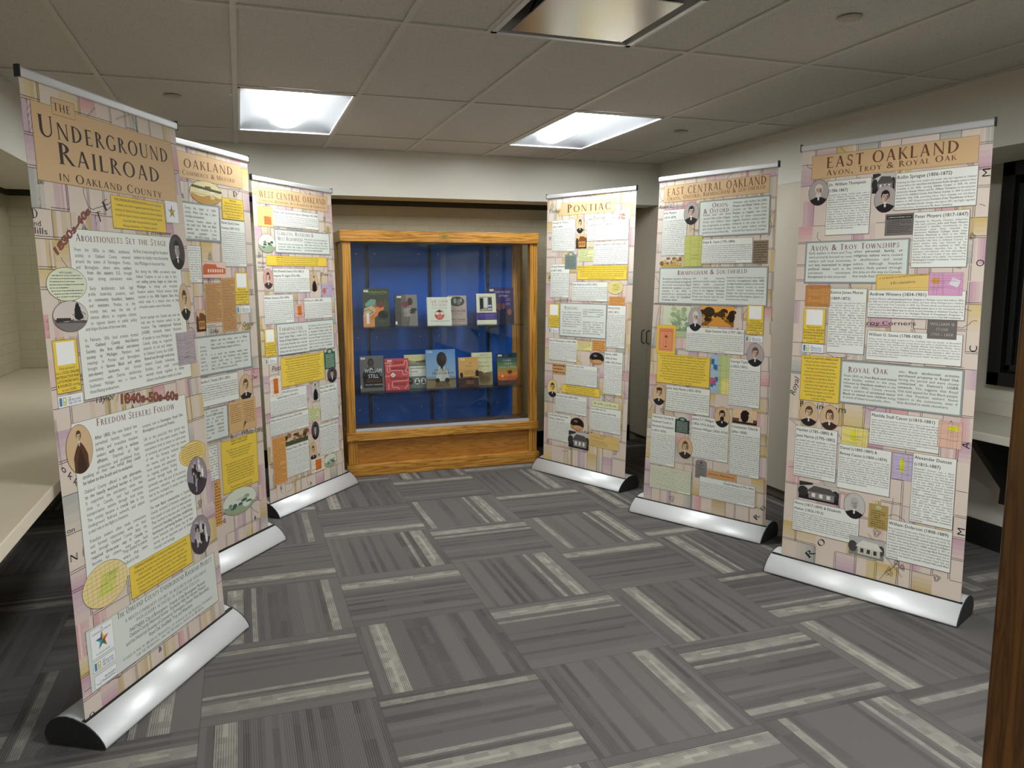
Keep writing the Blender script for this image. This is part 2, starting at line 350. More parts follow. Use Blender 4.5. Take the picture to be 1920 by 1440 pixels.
class Print:
    """flat printed artwork in millimetres on a sheet; each element keeps its own layer so nothing coincides"""
    def __init__(s, W, H, cell=40.):
        s.W, s.H, s.cell = W, H, cell; s.V = []; s.T = []; s.C = []; s.n = 0; s.z = 0.; s.placed = []; s.seed = 1
        s.pitch = 8.; s.fill = 0
    def addtri(s, co, T, col):
        co = np.asarray(co, float)
        if not len(co): return
        s.V.append(np.column_stack([co, np.full(len(co), s.z)])); s.T.append(np.asarray(T)+s.n); s.n += len(co)
        s.C += [col]*len(T)
    def level(s, u0, v0, u1, v1, solid=True, extra=0.):
        L = 3
        for (a, b, c, d, l) in s.placed:
            if a < u1 and c > u0 and b < v1 and d > v0: L = max(L, l+1)
        if solid: s.placed.append((u0, v0, u1, v1, L))
        s.z = L*.30-(0. if solid else .16)
        return L
    def rect(s, u0, v0, u1, v1, col):
        nu = max(1, int(math.ceil((u1-u0)/s.cell))); nv = max(1, int(math.ceil((v1-v0)/s.cell)))
        U = np.linspace(u0, u1, nu+1); Vv = np.linspace(v0, v1, nv+1)
        co = [(a, b) for b in Vv for a in U]; T = []
        for j in range(nv):
            for i in range(nu):
                k = j*(nu+1)+i; T += [(k, k+1, k+nu+2), (k, k+nu+2, k+nu+1)]
        s.addtri(co, T, col)
    def poly(s, pts, col):
        n = len(pts); c = np.mean(np.array(pts), axis=0)
        s.addtri(list(pts)+[tuple(c)], [(i, (i+1) % n, n) for i in range(n)], col)
    def ell(s, cu, cv, ru, rv, col, n=28, rot=0.):
        c, q = math.cos(rot), math.sin(rot)
        s.poly([(cu+c*ru*math.cos(a)-q*rv*math.sin(a), cv+q*ru*math.cos(a)+c*rv*math.sin(a)) for a in [2*PI*k/n for k in range(n)]], col)
    def line(s, pts, w, col):
        P = []
        for (a, b), (c, d) in zip(pts, pts[1:]):
            L = math.hypot(c-a, d-b); k = max(1, int(L/s.cell)+0)
            P += [(a+(c-a)*i/k, b+(d-b)*i/k) for i in range(k)]
        P.append(pts[-1])
        for (a, b), (c, d) in zip(P, P[1:]):
            L = math.hypot(c-a, d-b)
            if L < 1e-6: continue
            nx, ny = -(d-b)/L*w/2, (c-a)/L*w/2
            s.addtri([(a+nx, b+ny), (a-nx, b-ny), (c-nx, d-ny), (c+nx, d+ny)], [(0, 1, 2), (0, 2, 3)], col)
    def glyphs(s, text, bold, font, res):
        """list of (co,T,adv,scale) for a string"""
        out = []
        for ch in text:
            if font in ('S', 'SX', 's'):
                if font == 's' and ch.islower(): g = glyph(ch, 0., res); out.append((*g, 1.)); continue
                up = ch.upper(); g = serif_glyph(up) if up.isalpha() else glyph(ch, 0., 2)
                out.append((*g, .8 if (font == 'S' and ch.islower()) else 1.))
            else:
                g = glyph(ch, 0., res)
                if bold: g = heavy(ch, res)
                out.append((*g, 1.))
        return out
    def run(s, gl, u, v, cap, xs, col, d=(1., 0.), shear=0., track=0.):
        """write glyphs from (u,v) along d; returns nothing"""
        px = 0.
        for co, T, adv, sc in gl:
            if len(co):
                x = px+(co[:, 0]+shear*co[:, 1])*cap*sc*xs; y = co[:, 1]*cap*sc
                s.addtri(np.column_stack([u+x*d[0]-y*d[1], v+x*d[1]+y*d[0]]), T, col)
            px += adv*sc*cap*xs+track
    @staticmethod
    def width(gl, cap, xs): return sum(a*sc for _, _, a, sc in gl)*cap*xs
    def toks(s, line, bold=False):
        out = []
        for w in line.split(' '):
            b = bold
            if w.startswith('**'): bold = b = True; w = w[2:]
            end = w.endswith('**')
            w2 = w.replace('**', '')
            out.append((w2, b or bold))
            if end or ('**' in w and not end): bold = False
        return out, bold
    def wline(s, toks, u, v, width, cap, xs, col, mode='j'):
        gs = [s.glyphs(w, b, 'r', 2 if cap > 4.6 else 1) for w, b in toks]
        tot = sum(s.width(g, cap, xs) for g in gs); sp = .33*cap*xs; n = len(gs)-1
        nat = tot+sp*n
        if nat > width: xs *= width/nat; tot *= width/nat; sp *= width/nat; nat = width
        if mode == 'j' and n > 0: sp = (width-tot)/n
        if mode == 'c': u += (width-nat)/2
        if mode == 'r': u += width-nat
        for g in gs:
            s.run(g, u, v, cap, xs, col); u += s.width(g, cap, xs)+sp
    def J(s, lines, u0, u1, va, vb, col):
        n = len(lines); bold = False
        if n > 1: s.pitch = (va-vb)/(n-1)
        s.level(u0, min(va, vb), u1, va, False); cap = s.pitch*.60
        for i, ln in enumerate(lines):
            rag = ln.endswith('|') or ln.endswith('|**'); ln = ln.replace('|', '')
            t, bold = s.toks(ln, bold)
            s.wline(t, u0, va-i*s.pitch, u1-u0, cap, .86, col, 'l' if rag else 'j')
    def A(s, text, u0, v0, u1, v1, n, col):
        pitch = (v1-v0)/n; cap = pitch*.60; w = u1-u0
        s.level(u0, v0, u1, v1, False)
        if not text:
            k = s.fill; tk = []
            toks, _ = s.toks(' '.join(WORDS)); est = int(w*n/(cap*3.0))+30
            for i in range(est): tk.append(toks[(k+i) % len(toks)])
            s.fill = (k+29) % len(toks); xs = .8; free = True
        else:
            tk, _ = s.toks(text); free = False; xs = 1.1
        ws = [s.width(s.glyphs(t, b, 'r', 1), cap, 1.) for t, b in tk]; sp = .33*cap
        def wrap(x):
            L = []; c = []; cw = 0
            for i, ww in enumerate(ws):
                if c and cw+(sp+ww)*x > w: L.append(c); c = []; cw = 0
                cw += (ww+(sp if c else 0))*x; c.append(i)
            L.append(c); return L
        if free: L = wrap(xs)[:n]
        else:
            L = wrap(xs)
            while len(L) > n and xs > .35: xs *= .97; L = wrap(xs)
        for j, c in enumerate(L):
            last = j == len(L)-1
            s.wline([tk[i] for i in c], u0, v1-pitch*(j+.78), w*(1. if not (last and free) else .7), cap, xs, col, 'l' if last else 'j')
    def Cn(s, lines, u0, v0, u1, v1, col):
        n = len(lines); pitch = (v1-v0)/n; cap = min(pitch*.62, 9.); s.level(u0, v0, u1, v1, False)
        for i, ln in enumerate(lines):
            t, _ = s.toks(ln.replace('|', ''))
            c = PAL['m'] if ln.startswith('**') and i == 0 and col != PAL['k'] else col
            s.wline(t, u0, v1-pitch*(i+.75), u1-u0, cap, .95, c, 'c')
    def S(s, text, ua, va, ub, vb, cap, col, font):
        L = math.hypot(ub-ua, vb-va); d = ((ub-ua)/L, (vb-va)/L)
        px = abs(d[1])*cap
        s.level(min(ua, ub)-px, min(va, vb)-1, max(ua, ub)+1, max(va, vb)+cap*abs(d[0]), False)
        res = 5 if cap > 20 else 3 if cap > 8 else 1
        if font == 'O':
            gl = [(*glyph(c, .05, 3), 1.) for c in text]; xs = L/s.width(gl, cap, 1.)
            s.run(gl, ua, va, cap, xs, PAL['x'], d); s.z += .05
            gl2 = [(*glyph(c, .012, 3)[:2], g[2], 1.) for c, g in zip(text, gl)]
            s.run(gl2, ua, va, cap, xs, PAL['B'], d); return
        gl = s.glyphs(text, font == 'b', font, res); w = s.width(gl, cap, 1.)
        if font[0] == 'S' and w > 0 and L/w > .86:
            xs = max(.86, L/w*.86); s.run(gl, ua, va, cap, xs, col, d, 0., (L-w*xs)/max(1, len(gl)-1))
        elif w > 0: s.run(gl, ua, va, cap, L/w, col, d, .25 if font == 'i' else 0.)
    def scrib(s, u0, v0, u1, v1, n, col, w=None, rnd=None):
        rnd = rnd or random.Random(int(u0*13+v0*7)); p = (v1-v0)/n; w = w or p*.32
        for i in range(n):
            y = v1-p*(i+.5); x = u0
            end = u1 if rnd.random() > .2 else u0+(u1-u0)*rnd.uniform(.5, .9)
            while x < end-1:
                L = rnd.uniform(1.5, 6.)*max(.5, p/5); e = min(x+L, end)
                s.line([(x, y), (e, y+rnd.uniform(-.06, .06)*p)], w*rnd.uniform(.7, 1.2), col); x = e+p*.22
TONE = {'b': ('#c9c5bf', '#b9b3ab', '#6e6862', '#26242a', '#3a3638'), 's': ('#d6b892', '#d9bd9a', '#8e6c50', '#40302a', '#4d3a2c'),
        'v': ('#b3a9a6', '#d2b49e', '#8a6a5e', '#35313c', '#43383a'), 'y': ('#e6cf8a', '#d8b878', '#8d6c3c', '#4a3a26', '#4a3826'),
        'p': ('#d8a79c', '#e6cbb8', '#8a5e50', '#4c3634', '#4e3832'), 'c': ('#dfe2cf', '#a8b79a', '#5f7a76', '#8c9b72', '#c8cfb8'),
        'g': ('#d8dfc2', '#a6b487', '#6b7a58', '#87936a', '#5d6b4c'), 'r': ('#f2e3dc', '#d9705c', '#b1523f', '#8c3c30', '#c25b49'),
        'o': ('#e9a548', '#d79a3f', '#4d3415', '#8a5c1e', '#352410'), 't': ('#e7c9a0', '#cfa878', '#2f241e', '#6b4c34', '#221a16')}
class PicMixin:
    def clipell(s, cu, cv, ru, rv, f, col, lo=None):
        """part of an oval lying under the curve f(x) (unit coordinates)"""
        P = []
        for i in range(21):
            x = -1+2*i/20; e = math.sqrt(max(0, 1-x*x)); y = f(x)
            if y is None: continue
            P.append((x, max(-e, min(y, e)), -e if lo is None else max(-e, min(e, lo(x)))))
        co = []; T = []
        for x, a, b in P: co += [(cu+x*ru, cv+a*rv), (cu+x*ru, cv+b*rv)]
        for i in range(len(P)-1): k = 2*i; T += [(k, k+1, k+3), (k, k+3, k+2)]
        s.addtri(co, T, col)
    def oval(s, kind, cu, cv, ru, rv, tone='s', hair='d'):
        s.level(cu-ru, cv-rv, cu+ru, cv+rv); D = .036
        bg, skin, sh, coat, hr = TONE.get(tone, TONE['s'])
        s.ell(cu, cv, ru, rv, PAL['o'] if tone in 'ysg' else '#3b3338', 36); s.z += D
        ru -= 1.6; rv -= 1.6
        E = lambda x, y, a, b, c, n=18, r=0.: s.ell(cu+x*ru, cv+y*rv, a*ru, b*rv, c, n, r)
        if kind in ('man', 'woman', 'stand', 'lady'):
            if tone == 'b' and hair == 'd' and kind == 'man': bg = '#4a4346'
            s.ell(cu, cv, ru, rv, bg, 36); s.z += D
            E(-.25, .1, .6, .75, bg if bg != '#4a4346' else '#57504f'); s.z += D
            k = 1. if kind in ('man', 'woman') else .5
            oy = .16 if k == 1. else .52
            dark = '#2b262b' if kind != 'stand' else '#5e3f2c'
            s.clipell(cu, cv, ru, rv, (lambda x: -.32-.32*abs(x)**1.4) if k == 1. else (lambda x: (.28-1.5*abs(x-.05)**1.6) if abs(x-.05) < .62 else None), dark if kind != 'woman' else coat); s.z += D
            if kind in ('stand', 'lady'):
                s.clipell(cu, cv, ru, rv, lambda x: (.1-abs(x-.05)*2.2) if abs(x-.05) < .4 else None, '#453026' if kind == 'stand' else '#16141a', lambda x: -1.); s.z += D
            # neck, collar
            E(0, oy-.42*k, .15*k, .22*k, skin); s.z += D
            s.poly([(cu-.16*k*ru, cv+(oy-.42*k)*rv), (cu+.16*k*ru, cv+(oy-.42*k)*rv), (cu+.05*k*ru, cv+(oy-.78*k)*rv), (cu-.05*k*ru, cv+(oy-.78*k)*rv)], '#e8e4dc'); s.z += D
            s.poly([(cu-.12*k*ru, cv+(oy-.52*k)*rv), (cu+.12*k*ru, cv+(oy-.6*k)*rv), (cu+.12*k*ru, cv+(oy-.5*k)*rv), (cu-.12*k*ru, cv+(oy-.62*k)*rv)], '#1f1c20'); s.z += D
            hc = {'w': '#d9d6d0', 'g': '#b8b4ae', 'n': '#5c4436', 'd': '#2a2528', 's': '#4c403c', 'c': '#6a5140', 'b': '#33261f', 'h': '#5b3b28'}.get(hair, '#2a2528')
            E(0, oy+.1*k, .40*k, .42*k, hc, 22); s.z += D
            if kind == 'woman': E(-.28*k, oy-.02*k, .14*k, .3*k, hc); E(.28*k, oy-.02*k, .14*k, .3*k, hc); s.z += D
            E(0, oy-.04*k, .31*k, .39*k, skin, 22); s.z += D
            s.poly([(cu+.02*ru, cv+(oy-.4*k)*rv), (cu+.3*k*ru, cv+(oy-.12*k)*rv), (cu+.29*k*ru, cv+(oy+.2*k)*rv), (cu+.16*k*ru, cv+(oy+.05*k)*rv)], sh if tone != 'b' else '#8f8983'); s.z += D
            E(0, oy+.33*k, .33*k, .13*k, hc)
            if hair == 'h': E(0, oy+.36*k, .46*k, .16*k, hc)
            s.z += D
            if hair in 'wb' : E(0, oy-.34*k, .26*k, .24*k, hc); s.z += D
            if hair in 'g': E(-.26*k, oy, .09*k, .2*k, hc); E(.26*k, oy, .09*k, .2*k, hc); s.z += D
            for sx in (-1, 1):
                E(sx*.13*k, oy+.03*k, .055*k, .028*k, '#231d1e', 10); E(sx*.13*k, oy+.1*k, .09*k, .018*k, '#3a2e2b', 10)
            E(0, oy-.08*k, .04*k, .1*k, sh, 8); E(0, oy-.23*k, .1*k, .02*k, '#4a2f2c', 10)
        elif kind == 'clip':
            s.ell(cu, cv, ru, rv, '#e2e6cb' if tone == 'g' else '#efd27c', 36); s.z += D
            n = 9; p = 2*rv*.82/n
            for i in range(n):
                y = rv*.72-p*i; hw = ru*math.sqrt(max(.02, 1-(y/rv)**2))*.86
                if i or tone != 'g': s.scrib(cu-hw, cv+y-p*.5, cu+hw, cv+y+p*.3, 1, '#4c4733', p*.26, random.Random(i+int(cu)))
        elif kind in ('map',):
            s.ell(cu, cv, ru, rv, {'y': '#efd99a', 'r': '#f3ece8'}.get(tone, bg), 36); s.z += D
            if tone == 'r':
                rr = random.Random(5)
                for _ in range(12): E(rr.uniform(-.45, .3), rr.uniform(-.4, .4), .13, .14, '#e08a78')
                s.z += D
            else: E(.1, 0, .6, .6, '#d9d873', 4, .6); s.z += D
            rr = random.Random(int(cu)); 
            for i in range(-4, 5):
                y = i*.2; h = math.sqrt(1-y*y)*.96
                s.line([(cu-h*ru, cv+y*rv-2), (cu+h*ru, cv+y*rv+3)], .7, '#5a4c38')
                s.line([(cu+y*ru, cv-h*rv*.95), (cu+y*ru+2, cv+h*rv*.95)], .6, '#5a4c38')
            for _ in range(5): 
                x, y = rr.uniform(-.5, .4), rr.uniform(-.5, .5); s.scrib(cu+x*ru, cv+y*rv, cu+(x+.5)*ru, cv+(y+.1)*rv, 1, '#3d3322', 1.5, rr)
        elif kind in ('church', 'farm', 'hills', 'group', 'dark'):
            c = {'church': ('#d9cfc9', '#5f5856', '#2a2627'), 'farm': ('#e3d9a8', '#c69a55', '#4d4126'), 'hills': ('#dfe4d2', '#9fae8e', '#4b6a66'),
                 'group': ('#9a9098', '#4a4248', '#d8d2d4'), 'dark': ('#2c2725', '#b98a5c', '#5a4334')}[kind]
            s.ell(cu, cv, ru, rv, c[0], 36); s.z += D
            s.clipell(cu, cv, ru, rv, lambda x: -.25+.1*math.sin(x*5), c[1]); s.z += D
            if kind == 'church':
                s.clipell(cu, cv, ru, rv, lambda x: -.45-.08*x, '#857e7a'); s.z += D
                s.poly([(cu+.15*ru, cv-.3*rv), (cu+.85*ru, cv-.3*rv), (cu+.85*ru, cv+.1*rv), (cu+.5*ru, cv+.36*rv), (cu+.15*ru, cv+.1*rv)], '#c9c2ba'); s.z += D
                s.line([(cu+.1*ru, cv+.06*rv), (cu+.5*ru, cv+.38*rv), (cu+.9*ru, cv+.06*rv)], 2, c[2])
                for i in range(3): s.rect(cu+(.25+i*.2)*ru, cv-.2*rv, cu+(.32+i*.2)*ru, cv+.02*rv, c[2])
                s.z += D; E(.42, .25, .2, .5, c[2], 9); E(.42, .5, .14, .4, c[2], 7); E(.45, 0, .26, .3, c[2], 8)
                for i in range(6): E(-.75+i*.13, -.2, .1, .16-.01*i, '#403a3a', 8)
            elif kind == 'farm':
                for x, y, w in ((.1, .25, .35), (-.35, .1, .28), (.35, .0, .3)):
                    s.rect(cu+(x-w/2)*ru, cv+y*rv, cu+(x+w/2)*ru, cv+(y+.2)*rv, '#efe8d6'); s.z += D
                    s.poly([(cu+(x-w*.6)*ru, cv+(y+.18)*rv), (cu+(x+w*.6)*ru, cv+(y+.18)*rv), (cu+(x+w*.45)*ru, cv+(y+.34)*rv), (cu+(x-w*.45)*ru, cv+(y+.34)*rv)], '#8d6138'); s.z += D
                for i in range(12): E(-.8+i*.15, .45-.02*i, .12, .12, '#62613a', 8)
                s.line([(cu-.9*ru, cv-.1*rv), (cu, cv-.2*rv), (cu+.7*ru, cv-.5*rv)], 1.2, '#5d4a2a')
            elif kind == 'hills':
                rr = random.Random(int(cv))
                for _ in range(7): E(rr.uniform(-.6, .6), rr.uniform(-.3, .25), rr.uniform(.1, .25), rr.uniform(.08, .2), rr.choice([c[1], c[2], '#c7cdb2', '#7f9083']), 9)
                s.z += D; E(.25, -.05, .2, .12, c[2], 8); E(-.4, -.4, .16, .1, c[2], 8)
            elif kind == 'group':
                rr = random.Random(int(cv))
                for _ in range(16):
                    x, y = rr.uniform(-.6, .6), rr.uniform(-.6, .6); cc = rr.choice(['#d8d2d4', '#efeaea', '#2c262c', '#453c44', '#b6acb4'])
                    E(x, y, .12, .28, cc, 8); s.z += .01; E(x, y+.3, .09, .09, '#c2b2ac', 8)
            else:
                E(0, .3, .8, .5, '#1f1b1b', 16); s.z += D; E(-.2, .45, .3, .2, '#807064', 10); E(.1, -.45, .7, .3, '#cf9f6d', 14)
    def pic(s, kind, u0, v0, u1, v1, *p):
        s.level(u0, v0, u1, v1); D = .036; w, h = u1-u0, v1-v0; t = p[0] if p else ''
        R = lambda a, b, c, d, col: s.rect(u0+a*w, v0+b*h, u0+c*w, v0+d*h, col)
        Pl = lambda pts, col: s.poly([(u0+a*w, v0+b*h) for a, b in pts], col)
        Ln = lambda pts, wd, col: s.line([(u0+a*w, v0+b*h) for a, b in pts], wd, col)
        El = lambda a, b, ra, rb, col, n=12: s.ell(u0+a*w, v0+b*h, ra*w, rb*h, col, n)
        rr = random.Random(int(u0*7+v0*3))
        if kind != 'marker' and kind != 'grave': s.rect(u0-.9, v0-.9, u1+.9, v1+.9, '#544a44'); s.z += D
        if kind == 'museum':
            R(0, 0, 1, 1, '#f2f4f6'); s.z += D
            R(.05, .12, .15, .85, '#4f86b4'); R(.18, .12, .33, .85, '#c9c77a'); s.z += D; R(.22, .5, .29, .75, '#f2f4f6'); R(.2, .2, .31, .4, '#e0dd9a')
            for tx, y, ww, cp in (('THE', .66, .12, .16), ('BIRMINGHAM', .44, .5, .18), ('MUSEUM', .14, .5, .24)):
                gl = s.glyphs(tx.title() if False else tx, False, 'SX', 1); xs = ww*w/s.width(gl, cp*h, 1.); s.run(gl, u0+.4*w, v0+y*h, cp*h, xs, '#2f4a6a')
        elif kind == 'star':
            R(0, 0, 1, 1, '#f4f5f6'); s.z += D
            cx, cy, ro, ri = u0+w*.5, v0+h*.5, min(w, h)*.33, min(w, h)*.13
            cols = ['#2d5f9a', '#e0b63c', '#c2393c', '#3c8a4c', '#57a0b8']
            pt = lambda k: (cx+(ro if k % 2 == 0 else ri)*math.sin(k*PI/5), cy+(ro if k % 2 == 0 else ri)*math.cos(k*PI/5))
            for k in range(5):
                s.addtri([(cx, cy), pt(2*k-1), pt(2*k)], [(0, 1, 2)], cols[k]); s.addtri([(cx, cy), pt(2*k), pt(2*k+1)], [(0, 1, 2)], cols[(k+1) % 5] if t else '#d8b040')
            if t:
                for tx, y, ww in (('THE', .88, .14), ('UNDERGROUND RAILROAD', .79, .86), ('IN OAKLAND COUNTY', .07, .62)):
                    gl = s.glyphs(tx, False, 'SX', 1); cp = .06*h; s.run(gl, u0+(1-ww)/2*w, v0+y*h, cp, ww*w/s.width(gl, cp, 1.), '#3c3c46')
        elif kind == 'human':
            R(0, 0, 1, 1, '#f4f5f6'); s.z += D
            for k in range(7):
                a = 1.2+k*.28; Ln([(.08+.22*math.sin(a+j*.3)*(.4+.1*j)+.1, .45+.35*math.cos(a+j*.4)*(.3+.12*j)) for j in range(6)], .5, '#6d7a94')
            for tx, y, ww, cp in (('MICHIGAN', .45, .5, .16), ('humanities', .22, .6, .2)):
                gl = s.glyphs(tx, True, 'r', 1); s.run(gl, u0+(.95-ww)*w, v0+y*h, cp*h, ww*w/s.width(gl, cp*h, 1.), '#20304e')
        elif kind in ('map', 'sketch'):
            c = {'y': '#ecdc86', 'v': '#c9bcd6', 'p': '#e3b9a4', 'w': '#efe3cf', 'g': '#c6cb72', 'c': '#c3d08c', 'a': '#c68a4c', 'm': '#dba3c6'}.get(t, '#e6d9c4')
            if kind == 'sketch': c = '#b9adb2'
            R(0, 0, 1, 1, c); s.z += D
            k = p[1] if len(p) > 1 else ''
            if k == 'a': R(.32, .12, .75, .88, '#d9762f') if t != 'y' else R(.42, .1, .9, .5, '#cc7c44')
            if k == 'r': El(.25, .5, .2, .2, '#d8706c')
            if k == 'q':
                R(0, .0, .45, 1, '#a9c3d4'); s.z += D
                for _ in range(7): x, y = rr.uniform(0, .3), rr.uniform(0, .85); R(x, y, x+.16, y+.12, '#3f6fa6')
                R(0, .22, .3, .4, '#d4607c'); R(.62, 0, 1, .4, '#e9e08a')
            if k == 'h': R(.35, .3, .55, .82, '#e6e43c') if t != 'p' else R(.4, .68, .85, .85, '#e0dc3c')
            if k == 'y': El(.2, .65, .13, .14, '#d9a24a'); Pl([(.6, .5), (.85, .35), (.95, .65), (.7, .8)], '#e3dfe2')
            if k == '0': R(.12, .15, .95, .85, '#cf9556')
            s.z += D
            for i in range(5):
                y = rr.uniform(.05, .95); Ln([(0, y), (.5, y+rr.uniform(-.08, .08)), (1, y+rr.uniform(-.05, .05))], .6, '#4f4540'); x = rr.uniform(.05, .95); Ln([(x, 0), (x+rr.uniform(-.05, .05), 1)], .6, '#4f4540')
            if kind == 'sketch' or t == 'v':
                for i in range(9):
                    y = .08+i*.1; Ln([(j/8, min(.98, y+.03*math.sin(j*2+i))) for j in range(9)], .7, '#6a5d78')
            for _ in range(5 if w > 30 else 2):
                x, y = rr.uniform(.05, .5), rr.uniform(.1, .85); s.scrib(u0+x*w, v0+y*h, u0+(x+.4)*w, v0+(y+.08)*h, 1, '#3a322e', 1.1, rr)
        elif kind == 'doc':
            c, q = {'n': ('#cda06e', '#5b3a24'), 'a': ('#e0a35c', '#7a4a20'), 'g': ('#dbe0a6', '#4f5a38'), 'y': ('#efe2a0', '#5a4f2c'), 'b': ('#8f7d66', '#3a2f28')}[t]
            if t == 'a' and w < 45: c = '#dd9a66'
            R(0, 0, 1, 1, c); s.z += D; s.scrib(u0+w*.06, v0+h*.03, u1-w*.06, v1-h*.03, p[1], q, None, rr)
        elif kind == 'book':
            R(0, 0, 1, 1, '#d9b27c'); s.z += D; Ln([(.5, .05), (.52, .95)], 1.4, '#4a3626'); s.scrib(u0+.06*w, v0+.3*h, u0+.46*w, v1-.08*h, 9, '#8a6a4a'); s.scrib(u0+.56*w, v0+.2*h, u1-.06*w, v1-.08*h, 11, '#6a4c34')
            Pl([(.5, .05), (.56, .3), (.62, .25)], '#4a3626')
        elif kind in ('house', 'school', 'tree', 'trees', 'pamph'):
            if kind == 'pamph':
                R(0, 0, 1, 1, '#f0c64a'); s.z += D; R(.12, .1, .9, .9, '#e8956c'); s.z += D
                for a, b in ((.16, .14), (.18, .16)): Ln([(a, b), (1-a, b), (1-a, 1-b), (a, 1-b), (a, b)], .6, '#4a2c24')
                R(.2, .76, .82, .86, '#d9835e'); s.scrib(u0+.28*w, v0+.78*h, u0+.76*w, v0+.84*h, 1, '#3a1f1a', 2.2)
                Ln([(.38, .2), (.64, .2), (.64, .7), (.38, .7), (.38, .2)], .6, '#4a2c24'); Ln([(.51, .35), (.51, .5)], 2.5, '#3a1f1a'); El(.51, .6, .08, .05, '#8a4c3c'); El(.51, .26, .05, .02, '#3a1f1a')
                return
            if kind == 'school':
                R(0, 0, 1, 1, '#e8c9ba'); s.z += D
                Pl([(.02, .2), (.98, .25), (.98, .6), (.62, .68), (.58, .85), (.1, .88), (.02, .7)], '#cf6a42'); s.z += D
                for i in range(7): R(.22+i*.1, .35, .28+i*.1, .55, '#f0ddd0')
                Ln([(.15, .86), (.18, .98)], 1, '#a84e30'); Ln([(.55, .84), (.57, .96)], 1, '#a84e30'); return
            sky, mid, dk, gr, tr = TONE.get(t, TONE['s'])
            if t == 'g' and kind == 'house': sky, gr, tr = '#b9bdb6', '#8b8b82', '#4a4a48'
            if t == 'y': sky, gr, tr = '#e3d9cf', '#e6c56a', '#2a2430'
            R(0, 0, 1, 1, sky); s.z += D
            R(0, 0, 1, .35, gr if t != 's' or kind == 'house' else '#4f5234'); s.z += D
            if kind == 'tree':
                for _ in range(26): El(.6+rr.gauss(0, .16), .62+rr.gauss(0, .16), .1, .08, rr.choice(['#b5c596', '#9db388', '#cbd6ae', '#8aa58c']), 8)
                s.z += D; Ln([(.62, .1), (.62, .7), (.5, .9)], 2, '#6d7d62'); Ln([(.62, .4), (.78, .75)], 1.4, '#6d7d62'); R(0, .0, 1, .2, '#b7c49a'); return
            if kind == 'trees':
                for _ in range(14 if t != 't' else 0):
                    x = rr.uniform(0, 1); El(x, rr.uniform(.35, .8), rr.uniform(.05, .14), rr.uniform(.1, .22), rr.choice([tr, dk, mid, tr]), 9)
                s.z += D
                if t == 'o': Pl([(.2, 0), (.95, 0), (.6, .5), (.5, .5)], '#d9993c'); El(.25, .7, .18, .26, '#3a2a16'); El(.62, .6, .13, .17, '#4a3519'); El(.93, .5, .1, .3, '#2c1f10')
                if t == 't': El(.52, .55, .2, .42, '#241a18', 9); El(.52, .25, .12, .2, '#241a18'); s.z += D; Pl([(.25, .12), (.85, .12), (.85, .42), (.68, .7), (.3, .42)], '#d8c4a4'); s.z += D; El(.5, .5, .17, .4, '#241a18', 9); R(0, 0, 1, .14, '#3a2820')
                if t == 'y': s.scrib(u0+2, v0+2, u1-2, v0+h*.45, 6, '#3a3040', 2.)
                return
            if t in ('r',): R(0, 0, 1, .9, '#b98a78'); s.z += D
            El(.1, .45, .14, .3, tr, 9); El(.92, .5, .1, .28, tr, 9); s.z += D
            Pl([(.25, .1), (.9, .1), (.9, .5), (.25, .5)], {'b': '#8c8884', 's': '#d39a52', 'r': '#5b3c34', 'g': '#c9c8c0'}.get(t, mid)); s.z += D
            Pl([(.18, .48), (.97, .48), (.8, .82), (.38, .86)], {'b': '#5a5654', 's': '#7c4e24', 'r': '#3a2a28', 'g': '#e0ddd4'}.get(t, dk)); s.z += D
            for i in range(3): R(.33+i*.19, .2, .42+i*.19, .42, '#e9e6e0' if t in 'br' else '#4a3a2c')
            s.z += D
            if t == 'b': Pl([(0, .72), (.35, .9), (.35, 1), (0, 1)], '#3a3638')
            if t == 'g': 
                for i in range(10): Ln([(.1+i*.08, .05), (.1+i*.08, .35)], .8, '#3c3a3a')
        elif kind in ('marker', 'grave'):
            c = {'g': '#2f6a5c', 'f': '#7d8d88', 'G': '#22443c', 'b': '#8b8784', 'n': '#b39a5a'}[t]
            top = .84 if kind == 'marker' else .86
            if t == 'n': R(0, 0, 1, 1, c)
            else:
                R(0, 0, 1, top, c); Pl([(.5+.5*math.cos(a)*(1 if kind == 'grave' else .62), top-.02+(.16 if kind == 'grave' else .18)*math.sin(a)) for a in [PI*i/14 for i in range(15)]], c)
            s.z += D
            if kind == 'grave' and t == 'b': Ln([(.02, 0), (.02, .85), (.15, .97), (.5, 1.), (.85, .97), (.98, .85), (.98, 0), (.02, 0)], 1.2, '#3e3a3c'); El(.5, .84, .1, .08, '#5a5656')
            else: El(.5, top+.02, .16, .08, '#b9c0a2' if t != 'G' else '#8fa6a8')
            s.scrib(u0+w*.12, v0+h*.05, u1-w*.12, v0+h*(top-.1), 10 if kind == 'marker' else 8, '#d9dfc8' if kind == 'marker' and t != 'f' else '#4a4438', None, rr)
        elif kind == 'plaque':
            R(0, 0, 1, 1, '#77706c'); s.z += D
            if t == 'S':
                for tx, y, ww in (('WILLIAM G', .72, .84), ('STONE', .44, .42), ('1788 - 1858', .16, .78)):
                    gl = s.glyphs(tx, True, 'r', 1); cp = .15*h; s.run(gl, u0+(1-ww)/2*w, v0+y*h, cp, ww*w/s.width(gl, cp, 1.), '#d8cfc0')
            else: R(.04, .75, .96, .93, '#3c3838'); s.z += D; s.scrib(u0+.1*w, v0+.78*h, u1-.1*w, v0+.9*h, 1, '#c9c2b6', 3.); s.scrib(u0+.08*w, v0+.1*h, u1-.08*w, v0+.7*h, 7, '#2c2a2c')
        elif kind == 'procl':
            R(0, 0, 1, 1, '#e9bf4c'); s.z += D; R(.03, .04, .99, .9, '#e8c879'); s.z += D
